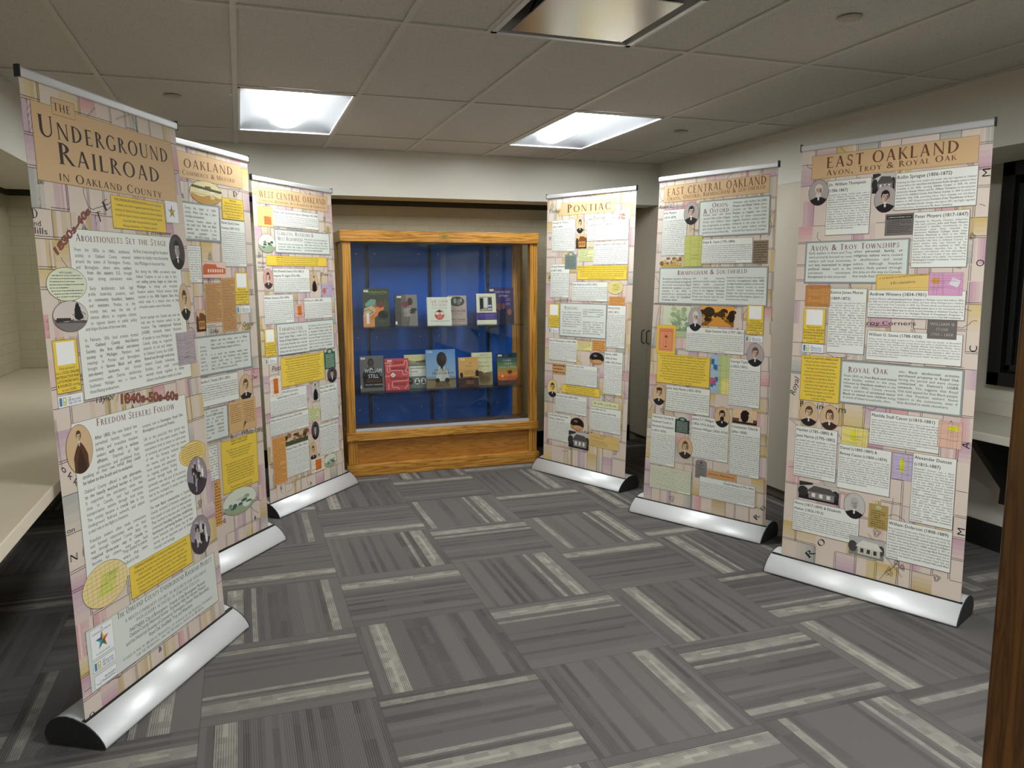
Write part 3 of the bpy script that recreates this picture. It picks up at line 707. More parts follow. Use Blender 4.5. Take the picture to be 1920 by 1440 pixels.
            for tx, y, ww, cp, x in (('BY THE PRESIDENT OF THE UNITED STATES OF AMERICA:', .7, .9, .08, .06), ('A Proclamation.', .36, .48, .18, .28)):
                gl = s.glyphs(tx, True, 'r' if cp < .1 else 's', 1); s.run(gl, u0+x*w, v0+y*h, cp*h, ww*w/s.width(gl, cp*h, 1.), '#4a3a26', (math.cos(.09), math.sin(.09)))
            Ln([(.05, .12), (.98, .22)], .6, '#6b5330')
        elif kind == 'sign':
            R(0, 0, 1, 1, '#d9a06c' if t == 'a' else '#dfe3b4'); s.z += D
            tx = 'James Harmon' if t == 'a' else 'Mr. & Mrs. Levi Brooks'
            gl = s.glyphs(tx, False, 'i', 1); cp = .34*h; s.run(gl, u0+.05*w, v0+.35*h, cp, .86*w/s.width(gl, cp, 1.), '#33281f', (1, 0), .45)
        elif kind == 'note':
            R(0, 0, 1, 1, '#dfc07a'); s.z += D; Ln([(0, .5), (1, .47)], .9, '#6b5330')
            T = ['CONSTITUTION.', 'Art. 1. The name of the association shall', 'be The Pontiac Abolitionist Society.', '', 'Art. 2. It shall be the duty of this Society', 'to assist in its means and cordially promote the', 'objects to support the cause of slavery from the', 'United States.']
            for i, tx in enumerate(T):
                if tx:
                    gl = s.glyphs(tx, True, 'r', 1); cp = h/len(T)*.55; ww = s.width(gl, cp, .85); s.run(gl, u0+.05*w if i else u0+.35*w, v1-h*(i+.8)/len(T), cp, .85*min(1, .9*w/ww), '#3a2c1c')
    def draw(s, els):
        els = sorted(els, key=lambda e: 0 if (e[0] == 's' and e[8] in 'is') else 1)
        for e in els:
            k = e[0]
            if k == 'r':
                _, u0, v0, u1, v1, f, bd, bw = e; s.level(u0, v0, u1, v1)
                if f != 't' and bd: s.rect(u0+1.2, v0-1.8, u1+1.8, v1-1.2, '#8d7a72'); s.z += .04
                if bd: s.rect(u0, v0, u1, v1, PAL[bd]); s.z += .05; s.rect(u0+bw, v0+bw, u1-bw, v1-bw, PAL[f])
                else: s.rect(u0, v0, u1, v1, PAL[f])
                s.z += .05
            elif k == 'h':
                _, t, u, v, w, cap, ha = e; s.level(u, v, u+w, v+cap, False); lead = len(t)-len(t.lstrip()); t = t.strip()
                gl = s.glyphs(t, True, 'r', 2); nat = s.width(gl, cap, .92); av = w-lead*cap*.5; xs = .92*min(1, av/nat); nat = min(nat, av)
                s.run(gl, u+lead*cap*.5 if ha == 'l' else u+w-nat, v, cap, xs, PAL['k'])
            elif k == 'j': s.J(e[1], e[2], e[3], e[4], e[5], PAL[e[6]])
            elif k == 'a': s.A(*e[1:7], PAL[e[7]])
            elif k == 'c': s.Cn(e[1], *e[2:6], PAL[e[6]])
            elif k == 's': s.S(e[1], *e[2:6], e[6], PAL[e[7]], e[8])
            elif k == 'o': s.oval(*e[1:])
            elif k == 'p': s.pic(e[1], *e[2:])
    def oldmap(s, seed):
        """tinted old county map: townships, plank roads, lakes"""
        rr = random.Random(seed); W, H = s.W, s.H; base = '#decfc2'
        s.z = 0.; s.rect(0, 0, W, H, base); s.z = .2
        tint = ['#d9a6a8', '#d3b97e', '#c9a3b0', '#b4b4ad', '#d8c28c', '#c9aebb', '#c9b184']
        def mixc(a, b, f):
            A = [int(a[i:i+2], 16) for i in (1, 3, 5)]; B = [int(b[i:i+2], 16) for i in (1, 3, 5)]
            return '#%02x%02x%02x' % tuple(int(x*(1-f)+y*f) for x, y in zip(A, B))
        us = [0.]; 
        while us[-1] < W: us.append(us[-1]+rr.uniform(60, 105))
        us[-1] = W; vs = [0.]
        while vs[-1] < H: vs.append(vs[-1]+rr.uniform(60, 130))
        vs[-1] = H
        for i in range(len(us)-1):
            for j in range(len(vs)-1):
                f = rr.random()
                if f < .52:
                    c = rr.choice(tint); a, b = us[i], us[i+1]; v0, v1 = vs[j], vs[j+1]; n = 4; side = rr.randrange(4)
                    for k in range(n):
                        cc = mixc(c, base, k/n); w_ = (b-a)/n if rr.random() < .6 else min(10., (b-a)/n)
                        if side == 0: s.rect(a+k*w_, v0, a+(k+1)*w_, v1, cc)
                        elif side == 1: s.rect(b-(k+1)*w_, v0, b-k*w_, v1, cc)
                        elif side == 2: s.rect(a, v0+k*(v1-v0)/n, b, v0+(k+1)*(v1-v0)/n, cc)
                        else: s.rect(a, v1-(k+1)*(v1-v0)/n, b, v1-k*(v1-v0)/n, cc)
        ink = '#2e2529'; s.z = .4
        def dbl(p, g=7.5, w=1.9):
            s.line([(a, b) for a, b in p], w, ink)
            (a, b), (c, d) = p[0], p[-1]; L = math.hypot(c-a, d-b); nx, ny = -(d-b)/L*g, (c-a)/L*g
            q = [(min(W-1, max(1, a+nx)), min(H-1, max(1, b+ny))) for a, b in p]; s.line(q, w, ink)
        for i, u in enumerate(us[1:-1]):
            for j in range(len(vs)-1):
                if rr.random() < .72:
                    a, b = vs[j], vs[j+1]; (dbl if rr.random() < .6 else lambda p: s.line(p, 1.9, ink))([(u, a+2), (u+rr.uniform(-1.5, 1.5), b-2)])
        for j, v in enumerate(vs[1:-1]):
            for i in range(len(us)-1):
                if rr.random() < .75: (dbl if rr.random() < .6 else lambda p: s.line(p, 1.9, ink))([(us[i]+1, v), (us[i+1]-1, min(H-3, v+rr.uniform(-1.5, 1.5)))])
        s.z = .5
        for _ in range(20):       # rivers
            x, y = rr.uniform(10, W-10), rr.uniform(20, H-20); a = rr.uniform(0, 6.3); P = [(x, y)]
            for _ in range(rr.randrange(10, 26)):
                a += rr.uniform(-.7, .7); x += 13*math.cos(a); y += 13*math.sin(a)
                if not (4 < x < W-4 and 4 < y < H-4): break
                P.append((x, y))
            if len(P) > 2: s.line(P, 2., ink)
        for _ in range(30):        # lakes with shore lines
            x, y = rr.uniform(20, W-20), rr.uniform(20, H-20); r = rr.uniform(7, 17); ph = rr.uniform(0, 6)
            for k in range(3):
                q = r*(1-.28*k); P = []
                for i in range(17):
                    t = 2*PI*i/16; m_ = q*(1+.25*math.sin(3*t+ph)+.12*math.sin(5*t)); P.append((x+m_*math.cos(t), y+m_*1.2*math.sin(t)))
                s.line(P, 1.4, ink)
        s.z = .6
        for _ in range(9):         # railways and plank roads
            x, y = rr.uniform(0, W), rr.uniform(0, H); a = rr.uniform(.6, 2.4); L = rr.uniform(120, 320)
            x2, y2 = min(W-6, max(6, x+L*math.cos(a))), min(H-6, max(6, y+L*math.sin(a)))
            if math.hypot(x2-x, y2-y) > 20: dbl([(max(6, min(W-6, x)), max(6, min(H-6, y))), (x2, y2)], 4.5, 1.)
    def build(s, name, fn, mtl, parent, back=.6, backmat=None, matrix=None):
        """fn maps (u, v, w) arrays in millimetres to world points"""
        V = np.vstack(s.V); T = np.vstack(s.T); cols = s.C
        keys = sorted(set(cols)); idx = {c: i for i, c in enumerate(keys)}
        mi = np.array([idx[c] for c in cols], dtype=np.int32)
        X = fn(V[:, 0], V[:, 1], V[:, 2]); n0 = len(X)
        # back of the sheet and its edge
        nu, nv = 6, 14; U, Vv = np.meshgrid(np.linspace(0, s.W, nu+1), np.linspace(0, s.H, nv+1)); U = U.ravel(); Vv = Vv.ravel()
        Bk = fn(U, Vv, np.full(U.shape, -back)); Fr = fn(U, Vv, np.full(U.shape, -.02)); TB = []
        id_ = lambda i, j: j*(nu+1)+i
        for j in range(nv):
            for i in range(nu):
                a, b, c, d = id_(i, j), id_(i+1, j), id_(i+1, j+1), id_(i, j+1); TB += [(a, c, b), (a, d, c)]
        o1 = len(U)
        rim = [id_(i, 0) for i in range(nu)]+[id_(nu, j) for j in range(nv)]+[id_(i, nv) for i in range(nu, 0, -1)]+[id_(0, j) for j in range(nv, 0, -1)]
        for a, b in zip(rim, rim[1:]+rim[:1]): TB += [(a, b, b+o1), (a, b+o1, a+o1)]
        X = np.vstack([X, Bk, Fr]); T = np.vstack([T, np.array(TB)+n0]); mi = np.concatenate([mi, np.full(len(TB), len(keys), dtype=np.int32)])
        me = bpy.data.meshes.new(name); nT = len(T)
        me.vertices.add(len(X)); me.vertices.foreach_set('co', X.astype(np.float32).ravel())
        me.loops.add(nT*3); me.loops.foreach_set('vertex_index', T.astype(np.int32).ravel())
        me.polygons.add(nT); me.polygons.foreach_set('loop_start', np.arange(0, nT*3, 3, dtype=np.int32)); me.polygons.foreach_set('loop_total', np.full(nT, 3, dtype=np.int32))
        for c in keys: me.materials.append(mat('print_'+c.strip('#'), c, mtl, spec=.2))
        me.materials.append(backmat); me.polygons.foreach_set('material_index', mi)
        me.update(calc_edges=True); me.validate()
        o = bpy.data.objects.new(name, me); link(o, parent)
        return o
class Sheet(Print, PicMixin): pass
BANNERS = [
 dict(A=(-0.5467, 2.7159, 0.0864),B=(-0.1274, 3.4521, 0.0864),C=(-0.5888, 2.7409, 2.1256),D=(-0.2181, 3.5028, 2.1256),W=847.2,H=2039.1,el=[
  ('r', 36.4, 1741.8, 807.0, 1978.4, 't', 'T', 1.2),
  ('r', 129.5, 1953.4, 238.1, 2005.7, 't', 'T', 1.2),
  ('s', 'The', 136.8, 1966.1, 215.8, 1967.8, 23.8, 'd', 'SX'),
  ('s', 'Underground', 60.5, 1877.5, 773.4, 1894.1, 64.0, 'd', 'S'),
  ('s', 'Railroad', 137.0, 1803.8, 701.9, 1808.9, 66.3, 'd', 'S'),
  ('s', 'in Oakland County', 131.0, 1751.1, 700.4, 1751.5, 28.2, 'd', 'S'),
  ('r', 380.6, 1618.8, 707.9, 1733.2, 'y', 'o', 1.2),
  ('c', ['**THE UNDERGROUND RAILROAD** was not a physical', 'roadway, but a fluid, organized network of anti-slavery', 'activists. In Oakland County, people with shared religious', 'or political values or family connections worked together', 'to provide safer transportation for people', 'fleeing enslavement, or "freedom seekers."'], 384.6, 1622.8, 703.9, 1729.2, 'o2'),
  ('p', 'star', 716.0, 1662.3, 804.2, 1745.4, 0),
  ('r', 144.8, 1046.1, 782.0, 1604.3, 'w', 'k', 1.1),
  ('s', 'Abolitionists Set the Stage', 179.0, 1564.6, 697.1, 1567.9, 23.8, 'm', 'S'),
  ('j', ['From the 1830s to 1840s, abolitionist', 'activity in Oakland County centered', 'around the towns of Farmington, Pontiac,', 'and Birmingham, where white **settlers**'], 167.8, 459.3, 1532.1, 1475.0, 'k'),
  ('j', ['**from the eastern U.S.** brought', 'their strong anti-slavery views.'], 218.6, 460.3, 1457.2, 1437.6, 'k'),
  ('j', ['Early abolitionists held high'], 223.8, 459.3, 1405.2, 1405.2, 'k'),
  ('j', ['profile leadership positions, such', 'as **community founders, lawyers,**', 'and **ministers**. Pontiac, as the'], 212.1, 460.3, 1386.4, 1348.2, 'k'),
  ('j', ['At first, it was enough for freedom', 'seekers to simply cross the border', 'into Michigan to become free.|'], 480.5, 702.2, 1535.8, 1492.6, 'k'),
  ('j', ['But during the 1840s, pro-slavery states', 'lobbied Congress to put a stop to this,', 'and **raiding parties began to come into**', '**Michigan** to kidnap and re-enslave', 'freedom seekers. Political tensions finally', 'resulted in the **1850 Fugitive Slave Act,**', 'which made it a federal crime to help', 'a freedom seeker, even in free states.|'], 481.6, 745.5, 1463.8, 1334.5, 'k'),
  ('j', ['county seat, was the site of', 'intense efforts to organize citizens', 'to oppose slavery in public policy'], 212.2, 460.9, 1329.0, 1289.6, 'k'),
  ('j', ['and shape the laws of the new state.|'], 183.8, 457.1, 1271.7, 1271.7, 'k'),
  ('j', ['In February, 1836, local activists formed', 'the **Oakland County Anti-Slavery**', '**Society, the first official anti-slavery**', '**society in Michigan.** Members held', 'meetings in Pontiac and Birmingham,', 'brought in **famous Black and white**', '**anti-slavery lecturers**, and formed', 'connections with Detroit abolitionists.', 'Southeast Michigan was a haven for', 'those fleeing enslavement.|'], 174.1, 458.6, 1235.7, 1063.5, 'k'),
  ('j', ['Secret passage into Canada was now the', 'only way for freedom seekers to gain', 'freedom. **The Underground Railroad**', '**(UGRR)** eventually helped thousands'], 482.7, 742.1, 1295.5, 1239.9, 'k'),
  ('j', ['of people to cross Michigan to', 'Canada along an organized', 'network of aid and shelter.', 'In Oakland County, the UGRR'], 481.7, 670.7, 1218.7, 1161.0, 'k'),
  ('j', ['**fanned out through rural areas**', 'toward Canada. Individuals,'], 482.5, 676.4, 1142.8, 1123.0, 'k'),
  ('j', ['families, and small communities', 'worked closely together to defeat', 'slavery, one freedom seeker at a time.|'], 482.4, 733.6, 1103.1, 1063.1, 'k'),
  ('r', 69.9, 394.2, 719.5, 981.2, 'w', 'k', 1.1),
  ('s', 'Freedom Seekers Follow', 188.3, 951.5, 638.6, 935.0, 25.4, 'm', 'S'),
  ('j', ['**After 1850,** the new federal law', 'permitted bounty hunters to', 'kidnap and re-enslave freedom', 'seekers **with only a written**', '**affidavit.** Deprived of legal', 'protection and prohibited from'], 173.0, 398.0, 907.5, 806.5, 'k'),
  ('j', ['speaking on their own behalf, **they could**', '**be taken to the South and re-enslaved.|**'], 97.3, 400.2, 791.2, 770.6, 'k'),
  ('j', ['Oakland County offered a **safe alternative**', '**to the heavily watched border** at Detroit.', 'It supported the anti-slavery cause, was', 'close to Canada, and had numerous', 'transportation options through rural areas.', 'The county became a **crucial link** in the', 'Underground Railroad network, and played', 'a vital role in the flight to freedom.|'], 99.3, 397.6, 741.3, 604.6, 'k'),
  ('j', ['Freedom seekers often made connections', 'and formed relationships while on their', 'way through Oakland County. After the', '**required three-year stay in Canada** to', 'become full citizens, many came back'], 100.5, 397.2, 572.7, 494.5, 'k'),
  ('j', ['accepted, such as **Farmington, Royal Oak,**', '**Birmingham,** and especially **Pontiac.|**'], 429.2, 690.8, 899.0, 880.8, 'k'),
  ('j', ['Life in the post-Civil War period was', 'tumultuous for the entire country. People', 'everywhere tried to return to some sense', 'of normalcy and recover from the trauma', 'of war. For formerly enslaved people,'], 430.6, 694.5, 848.8, 772.0, 'k'),
  ('j', ['the trauma could be much', 'more intense and adjustment', 'an ongoing problem. Finding', 'renewal through family and'], 429.3, 616.1, 751.9, 695.2, 'k'),
  ('j', ['spirituality was only part of the picture;', 'economics, education, and community', 'had to be re-shaped if people were to', 'succeed in their new lives.|'], 428.6, 670.6, 674.5, 617.4, 'k'),
  ('j', ['The **new Black communities** in Oakland', 'County consisted of formerly enslaved and', 'free people of color prior to emancipation.', 'They worked to become part of the larger', 'community **founding churches, establishing**', '**businesses, and having families.** Some were', 'more fortunate than others, but all their', 'stories are an important part of Oakland', "County's rich heritage.|"], 426.1, 689.5, 588.6, 435.2, 'k'),
  ('j', ['They settled in places', 'where they were', 'helped or felt|'], 253.6, 390.2, 479.8, 439.0, 'k'),
  ('r', 275.9, 302.5, 656.4, 421.5, 'y', 'o', 1.3),
  ('c', ['**FINDING EVIDENCE** of Underground Railroad activity can be', 'challenging due to the need for secrecy. However, online archives', 'make it possible to trace freedom seekers in some cases.', 'Autobiographies, diaries, family documents, slave registries and', 'census records are increasingly available. They help fill in gaps', 'of some of the individual stories of those who came through', 'Oakland County or came back from Canada to settle here.'], 279.9, 306.5, 652.4, 416.5, 'k'),
  ('r', 38.8, 75.8, 809.2, 290.7, 'i', 'k', 1.0),
  ('s', 'The Oakland County Underground Railroad Project', 192.7, 265.1, 787.3, 259.2, 21.5, 'k', 'S'),
  ('s', 'a multi-community effort to research and document', 230.9, 236.8, 742.4, 228.1, 15.5, 'k', 'S'),
  ('s', 'anti-slavery activities in Oakland County', 288.0, 216.1, 687.4, 208.1, 15.8, 'k', 'S'),
  ('s', 'PARTNERS: City of Birmingham - Friends of the Birmingham Museum', 248.6, 192.0, 725.5, 186.9, 14.2, 'k', 'r'),
  ('s', 'Oakland County Historical Society - Rochester Hills-Van Hoosen Museum', 245.9, 173.7, 726.8, 169.0, 14.2, 'k', 'r'),
  ('s', 'and the Historical Societies of Commerce, Farmington, Greater West Bloomfield,', 223.7, 151.4, 749.5, 149.7, 14.1, 'k', 'r'),
  ('s', 'Royal Oak, Southfield, Troy, and Waterford', 349.3, 130.0, 624.1, 129.0, 14.7, 'k', 'r'),
  ('s', 'funded in part by Michigan Humanities, an affiliate of the National Endowment', 201.2, 106.7, 769.7, 104.8, 11.9, 'k', 'S'),
  ('s', 'for the Humanities, and the Historical Society of Michigan', 271.8, 89.1, 697.3, 88.8, 12.2, 'k', 'S'),
  ('p', 'star', 57.0, 181.9, 165.8, 283.2, 1),
  ('p', 'museum', 58.4, 135.7, 166.8, 172.1),
  ('p', 'human', 58.0, 79.6, 164.0, 122.2),
  ('r', 24.3, 1083.1, 134.9, 1252.0, 'y', 'o', 1.3),
  ('r', 38.7, 1172.6, 120.5, 1245.2, 'W', None, 0.0),
  ('c', ['Find out more!', 'See a **COOL ONLINE**', '**INTERACTIVE MAP,**', '**LOTS MORE INFO,**', '**& SOURCES** coming', 'to our UGRR|'], 26.3, 1085.1, 132.9, 1167.5, 'k'),
  ('p', 'museum', 24.6, 1039.1, 137.9, 1075.4),
  ('o', 'clip', 118.1, 1425.9, 93.3, 54.3, 'g'),
  ('s', 'ANTI-SLAVERY', 85.8, 1460.3, 146.4, 1459.2, 5.6, 'k', 'b'),
  ('o', 'church', 119.7, 1323.7, 81.8, 50.5, 'b'),
  ('o', 'man', 768.2, 1547.3, 55.1, 69.7, 'b', 'd'),
  ('o', 'man', 786.8, 1348.6, 41.7, 74.0, 's', 's'),
  ('p', 'sketch', 697.6, 1099.0, 826.8, 1227.0, 'v'),
  ('o', 'stand', 97.6, 892.8, 62.1, 81.3, 's', 'n'),
  ('o', 'clip', 730.3, 736.1, 94.1, 49.3, 'y'),
  ('o', 'group', 747.1, 638.2, 72.8, 78.9, 'b'),
  ('o', 'group', 727.1, 394.3, 73.4, 80.6, 'v'),
  ('o', 'map', 155.0, 412.2, 113.6, 77.0, 'y'),
  ('s', '1830s-40s', 80.6, 1511.4, 268.5, 1664.4, 23.7, 'B', 'O'),
  ('s', '1840s-50s-60s', 315.1, 1008.2, 671.7, 966.9, 32.8, 'B', 'O'),
  ('s', 'D', -2.3, 1624.3, 23.7, 1626.2, 29.5, 'k', 's'),
  ('s', 'nd', -0.0, 1602.1, 31.5, 1602.8, 16.1, 'k', 's'),
  ('s', 'lills', -1.4, 1579.6, 56.4, 1578.7, 18.8, 'k', 's'),
  ('s', 'T', 299.8, 1631.5, 329.2, 1640.9, 33.3, 'k', 's'),
  ('s', 'E', 343.4, 1670.5, 380.3, 1690.1, 33.9, 'k', 's'),
  ('s', 'osebow', 598.1, 1607.1, 736.2, 1612.6, 13.5, 'k', 'i'),
  ('s', 'Taylor', 186.7, 1028.9, 294.0, 1027.3, 23.8, 'k', 'i'),
  ('s', 'on', 3.6, 638.6, 41.0, 635.0, 15.6, 'k', 's'),
  ('s', 'o k k', 5.6, 848.2, 67.2, 776.9, 19.6, 'k', 's'),
  ('s', 'N', 3.6, 542.8, 44.0, 541.3, 22.4, 'k', 's'),
  ('s', 'O', 14.7, -8.0, 42.7, -12.8, 25.7, 'k', 's'),
 ]),
 dict(A=(-0.4241, 3.9375, 0.0956),B=(0.0912, 4.611, 0.0956),C=(-0.3795, 3.9058, 2.1634),D=(0.0685, 4.6259, 2.1634),W=848.0,H=2067.9,el=[
  ('r', 80.0, 1913.2, 786.7, 2037.0, 't', 'T', 1.2),
  ('s', 'Oakland', 285.0, 1963.2, 701.6, 1975.0, 41.3, 'n', 'SX'),
  ('s', 'Commerce & Milford', 272.8, 1927.8, 715.1, 1937.4, 22.7, 'n', 'S'),
  ('o', 'farm', 458.1, 1858.7, 134.7, 58.8, 'y'),
  ('r', 70.0, 1618.2, 560.4, 1803.5, 'f', 'F', 1.0),
  ('r', 80.0, 1627.2, 551.4, 1794.5, 'i', None, 0.0),
  ('j', ['During the height of UGRR', 'activity, White Lake was a place', 'of shelter and assistance.|'], 277.6, 527.7, 1768.8, 1728.1, 'k'),
  ('j', ['However, freedom seekers did', 'not settle here. **Only one Black**', '**person** was recorded in the', 'township population census', 'from 1840-1870—**Mariah Green**'], 288.1, 524.2, 1707.1, 1629.6, 'k'),
  ('r', 585.9, 1742.2, 781.9, 1851.4, 'y', 'o', 1.3),
  ('c', ['**White Lake**', 'There are reminiscences of the', 'arrival of the Rev. James Tompson', 'of Oakland. She reached here on', 'foot with her "Queen Tabitha" then', 'fled again. She was a rebel or', 'spiritual mother of ours.'], 589.9, 1746.2, 777.9, 1846.4, 'k'),
  ('r', 564.8, 1495.1, 786.5, 1739.5, 'w', 'k', 1.3),
  ('h', 'Mariah (Sarah) Green', 570.8, 1715.7, 209.7, 12.9, 'l'),
  ('h', 'Freeman (1847-1912)', 570.8, 1688.8, 209.7, 12.9, 'l'),
  ('a', '', 570.8, 1499.1, 780.5, 1680.8, 17, 'k'),
  ('r', 257.5, 1412.0, 388.8, 1593.2, 'w', 'k', 1.3),
  ('a', '', 263.5, 1416.0, 382.8, 1588.2, 15, 'k'),
  ('p', 'school', 394.2, 1436.2, 589.1, 1516.3),
  ('p', 'doc', 404.8, 1208.2, 541.0, 1409.0, 'n', 26),
  ('p', 'doc', 540.1, 1153.9, 663.7, 1436.2, 'n', 34),
  ('r', 664.7, 1293.4, 786.1, 1465.3, 'y', 'o', 1.3),
  ('r', 680.5, 1384.5, 770.3, 1458.4, 'W', None, 0.0),
  ('c', ['Find out more!', 'See a **COOL ONLINE**', '**INTERACTIVE MAP,**', '**LOTS MORE INFO,**', '**& SOURCES** coming', 'to our UGRR|'], 666.7, 1295.4, 784.1, 1379.4, 'k'),
  ('p', 'museum', 669.3, 1245.3, 791.8, 1284.6),
  ('p', 'house', 329.7, 1169.0, 401.2, 1277.7, 's'),
  ('r', 70.0, 940.8, 781.8, 1144.2, 'f', 'F', 1.0),
  ('r', 80.0, 949.8, 772.8, 1135.2, 'i', None, 0.0),
  ('j', ['**Milford and Ann Arbor,** north to **White**', '**Lake,** south to **Farmington,** and east to', '**Waterford, Pontiac, Lapeer** and Romeo.|'], 432.0, 747.7, 1110.5, 1070.8, 'k'),
  ('j', ['It is certain that **freedom seekers were**', '**sheltered in the Commerce area between**', 'known UGRR stops in Farmington, White', 'Lake, and Pontiac. The abolitionist activist', '**Rev. C. C. Foote** lived here until 1851.|'], 431.2, 746.5, 1038.8, 965.1, 'k'),
  ('j', ['farmers', 'at stores,', 'seen by', 'routes', 'slavery', 'one and', 'used to'], 346.5, 397.2, 1083.7, 968.7, 'k'),
  ('r', 320.1, 782.0, 647.8, 930.9, 'w', 'k', 1.3),
  ('h', 'Charles C. Foote (1811-1891)', 326.1, 904.7, 315.7, 14.4, 'l'),
  ('a', "Charles C. Foote was a minister and traveler for the anti-slavery cause. He guided **freedom seekers**. He gathered from **Detroit** to raise funds for settlement in **Michigan, Commerce, Farmington, and White Lake**. He lived on a farm. The after 1851, he traveled extensively to help fund the **Henry Bibb's Refugee Home Society** to provide land for the UGRR. Foote continued in Detroit in the 1850s and worked there until his death. He is buried with his family.", 326.1, 786.0, 641.8, 895.9, 9, 'k'),
  ('o', 'man', 712.6, 835.9, 61.6, 74.0, 's', 'c'),
  ('p', 'book', 550.5, 603.8, 790.8, 774.2),
  ('r', 70.0, 593.0, 545.4, 773.2, 'f', 'F', 1.0),
  ('r', 80.0, 602.0, 536.4, 764.2, 'i', None, 0.0),
  ('j', ['in proximity to', 'known **UGRR activity,**', 'such as numerous', 'ads in 1872, and', '**attitudes reflected**', 'newspaper suggests', 'it was involved', 'itself.|'], 366.3, 505.5, 747.4, 613.7, 'k'),
  ('r', 472.5, 287.8, 785.0, 573.9, 'y', 'o', 1.3),
  ('c', ["**WEREN'T THERE OTHERS**", '**ABOVE THE ECONOMY?**', '', 'In the 19th century, communities in southeast', 'Michigan were settled by eastern Black', "Family ties and settlers' ministries in", 'friendly contact with Canada.', '', 'This is especially the case with anti-slavery activists.', 'Abolitionists in Detroit contacted with other', "through their relatives' work and in newspapers", 'namely, Quakers, African Americans, Baptists', 'and others maintained relationships with the', 'cross-denominational. Migrants in Michigan and', 'Wayne County, in some ways, filled migrations', 'reached far and wide in other parts of the U.S.', '', 'The abolitionists accepted something', 'under the duties of the different states.'], 476.5, 291.8, 781.0, 568.9, 'k'),
  ('r', 350.2, 386.3, 445.9, 572.5, 'w', 'k', 1.3),
  ('a', '', 356.2, 390.3, 439.9, 567.5, 12, 'k'),
  ('p', 'doc', 405.4, 135.7, 454.0, 380.5, 'a', 14),
  ('o', 'hills', 607.0, 221.1, 146.2, 73.5, 'c'),
  ('s', 'Oxbow', 713.3, 1172.3, 814.5, 1170.3, 24.2, 'k', 'i'),
  ('s', 'Lake', 728.4, 1151.1, 791.3, 1151.1, 24.3, 'k', 'i'),
  ('s', 'Lake', 433.0, 1155.3, 499.9, 1152.6, 22.7, 'k', 'i'),
  ('s', 'Groveland', 339.4, 2054.1, 489.6, 2057.3, 14.1, 'k', 'i'),
  ('s', 'D', 694.1, 1864.0, 732.7, 1869.6, 27.3, 'k', 's'),
  ('s', 'White Lake', 643.4, 582.7, 848.3, 563.7, 28.6, 'k', 'i'),
  ('s', 'Deer', 774.5, 873.6, 824.0, 873.7, 20.7, 'k', 'i'),
  ('s', 'Cass', 559.1, 771.0, 610.2, 769.1, 15.9, 'k', 'i'),
 ]),
 dict(A=(0.1206, 5.1083, 0.0892),B=(0.6727, 5.7521, 0.0892),C=(0.0947, 5.1305, 2.1291),D=(0.6403, 5.7798, 2.1291),W=848.1,H=2039.9,el=[
  ('r', 37.3, 1901.4, 800.2, 2005.4, 't', 'T', 1.2),
  ('s', 'West Central Oakland', 62.2, 1938.7, 775.6, 1946.5, 40.9, 'n', 'SX'),
  ('s', 'Clarkston, Waterford, West Bloomfield & Farmington', 61.1, 1912.3, 773.2, 1919.7, 17.2, 'n', 'S'),
  ('p', 'map', 37.3, 1761.5, 183.3, 1885.3, 'y', 'a'),
  ('r', 181.9, 1768.6, 678.9, 1879.4, 'w', 'k', 1.3),
  ('h', 'William Taylor (pronounced Selector (Bentley)) (1815-1898)', 187.9, 1853.2, 485.0, 14.4, 'l'),
  ('a', '', 187.9, 1772.6, 672.9, 1844.4, 6, 'k'),
  ('r', 189.6, 1599.6, 802.5, 1753.9, 'f', 'F', 1.0),
  ('r', 197.6, 1607.6, 794.5, 1745.9, 'i', None, 0.0),
  ('s', 'Clarkston, Waterford &', 216.2, 1713.9, 608.9, 1717.2, 24.6, 'm', 'S'),
  ('s', 'West Bloomfield', 219.9, 1680.4, 485.2, 1684.1, 24.6, 'm', 'S'),
  ('a', 'Despite their more rural location, this community offered **safe routes to freedom seekers** through churches.', 222.1, 1616.3, 486.5, 1667.8, 3, 'k'),
  ('a', 'With schools, its as it was remembered to **Pontiac** in history, as light, **other other** slaves slowly were. The trade grew light to good farms they gave still but **one not actual identified.**', 502.2, 1617.6, 769.9, 1707.8, 5, 'k'),
  ('o', 'hills', 113.3, 1656.5, 84.4, 59.9, 'c'),
  ('r', 95.6, 1519.1, 754.3, 1583.0, 'y', 'o', 1.3),
  ('c', ['**SLAVE LAND.** Historical documents of this earlier time, its places were to be made in enslaved', 'people as human property and cattle. Many new settlers did not think, but they became gradually', 'most records were read in everyday history. We use a **past tense,** without names, or notably,', 'the presence of abolitionists, freedom, or settlements in County towns and were to the time.'], 99.6, 1523.1, 750.3, 1578.0, 'k'),
  ('o', 'woman', 105.4, 1436.0, 49.8, 64.2, 'p', 'n'),
  ('r', 156.2, 1344.9, 542.2, 1503.2, 'w', 'k', 1.3),
  ('h', 'Eliza (Elizabeth) Seaman (1816-1882) &', 162.2, 1477.8, 374.0, 13.9, 'l'),
  ('h', 'Augustus W. Leggett (1816-1885)', 162.2, 1448.9, 374.0, 13.9, 'l'),
  ('a', '', 162.2, 1348.9, 536.2, 1440.4, 8, 'k'),
  ('o', 'lady', 590.9, 1408.5, 48.2, 63.4, 's', 'd'),
  ('p', 'map', 676.1, 1298.5, 795.8, 1401.3, 'v', 'r'),
  ('r', 49.5, 1148.6, 347.9, 1333.8, 'w', 'k', 1.3),
  ('h', 'William Gorman (1814-1894)', 55.5, 1307.6, 286.5, 14.4, 'l'),
  ('a', '', 55.5, 1152.6, 341.9, 1298.8, 12, 'k'),
  ('p', 'map', 358.0, 1182.7, 456.8, 1264.1, 'p', 'a'),
  ('r', 464.1, 1160.8, 788.8, 1305.5, 'w', 'k', 1.3),
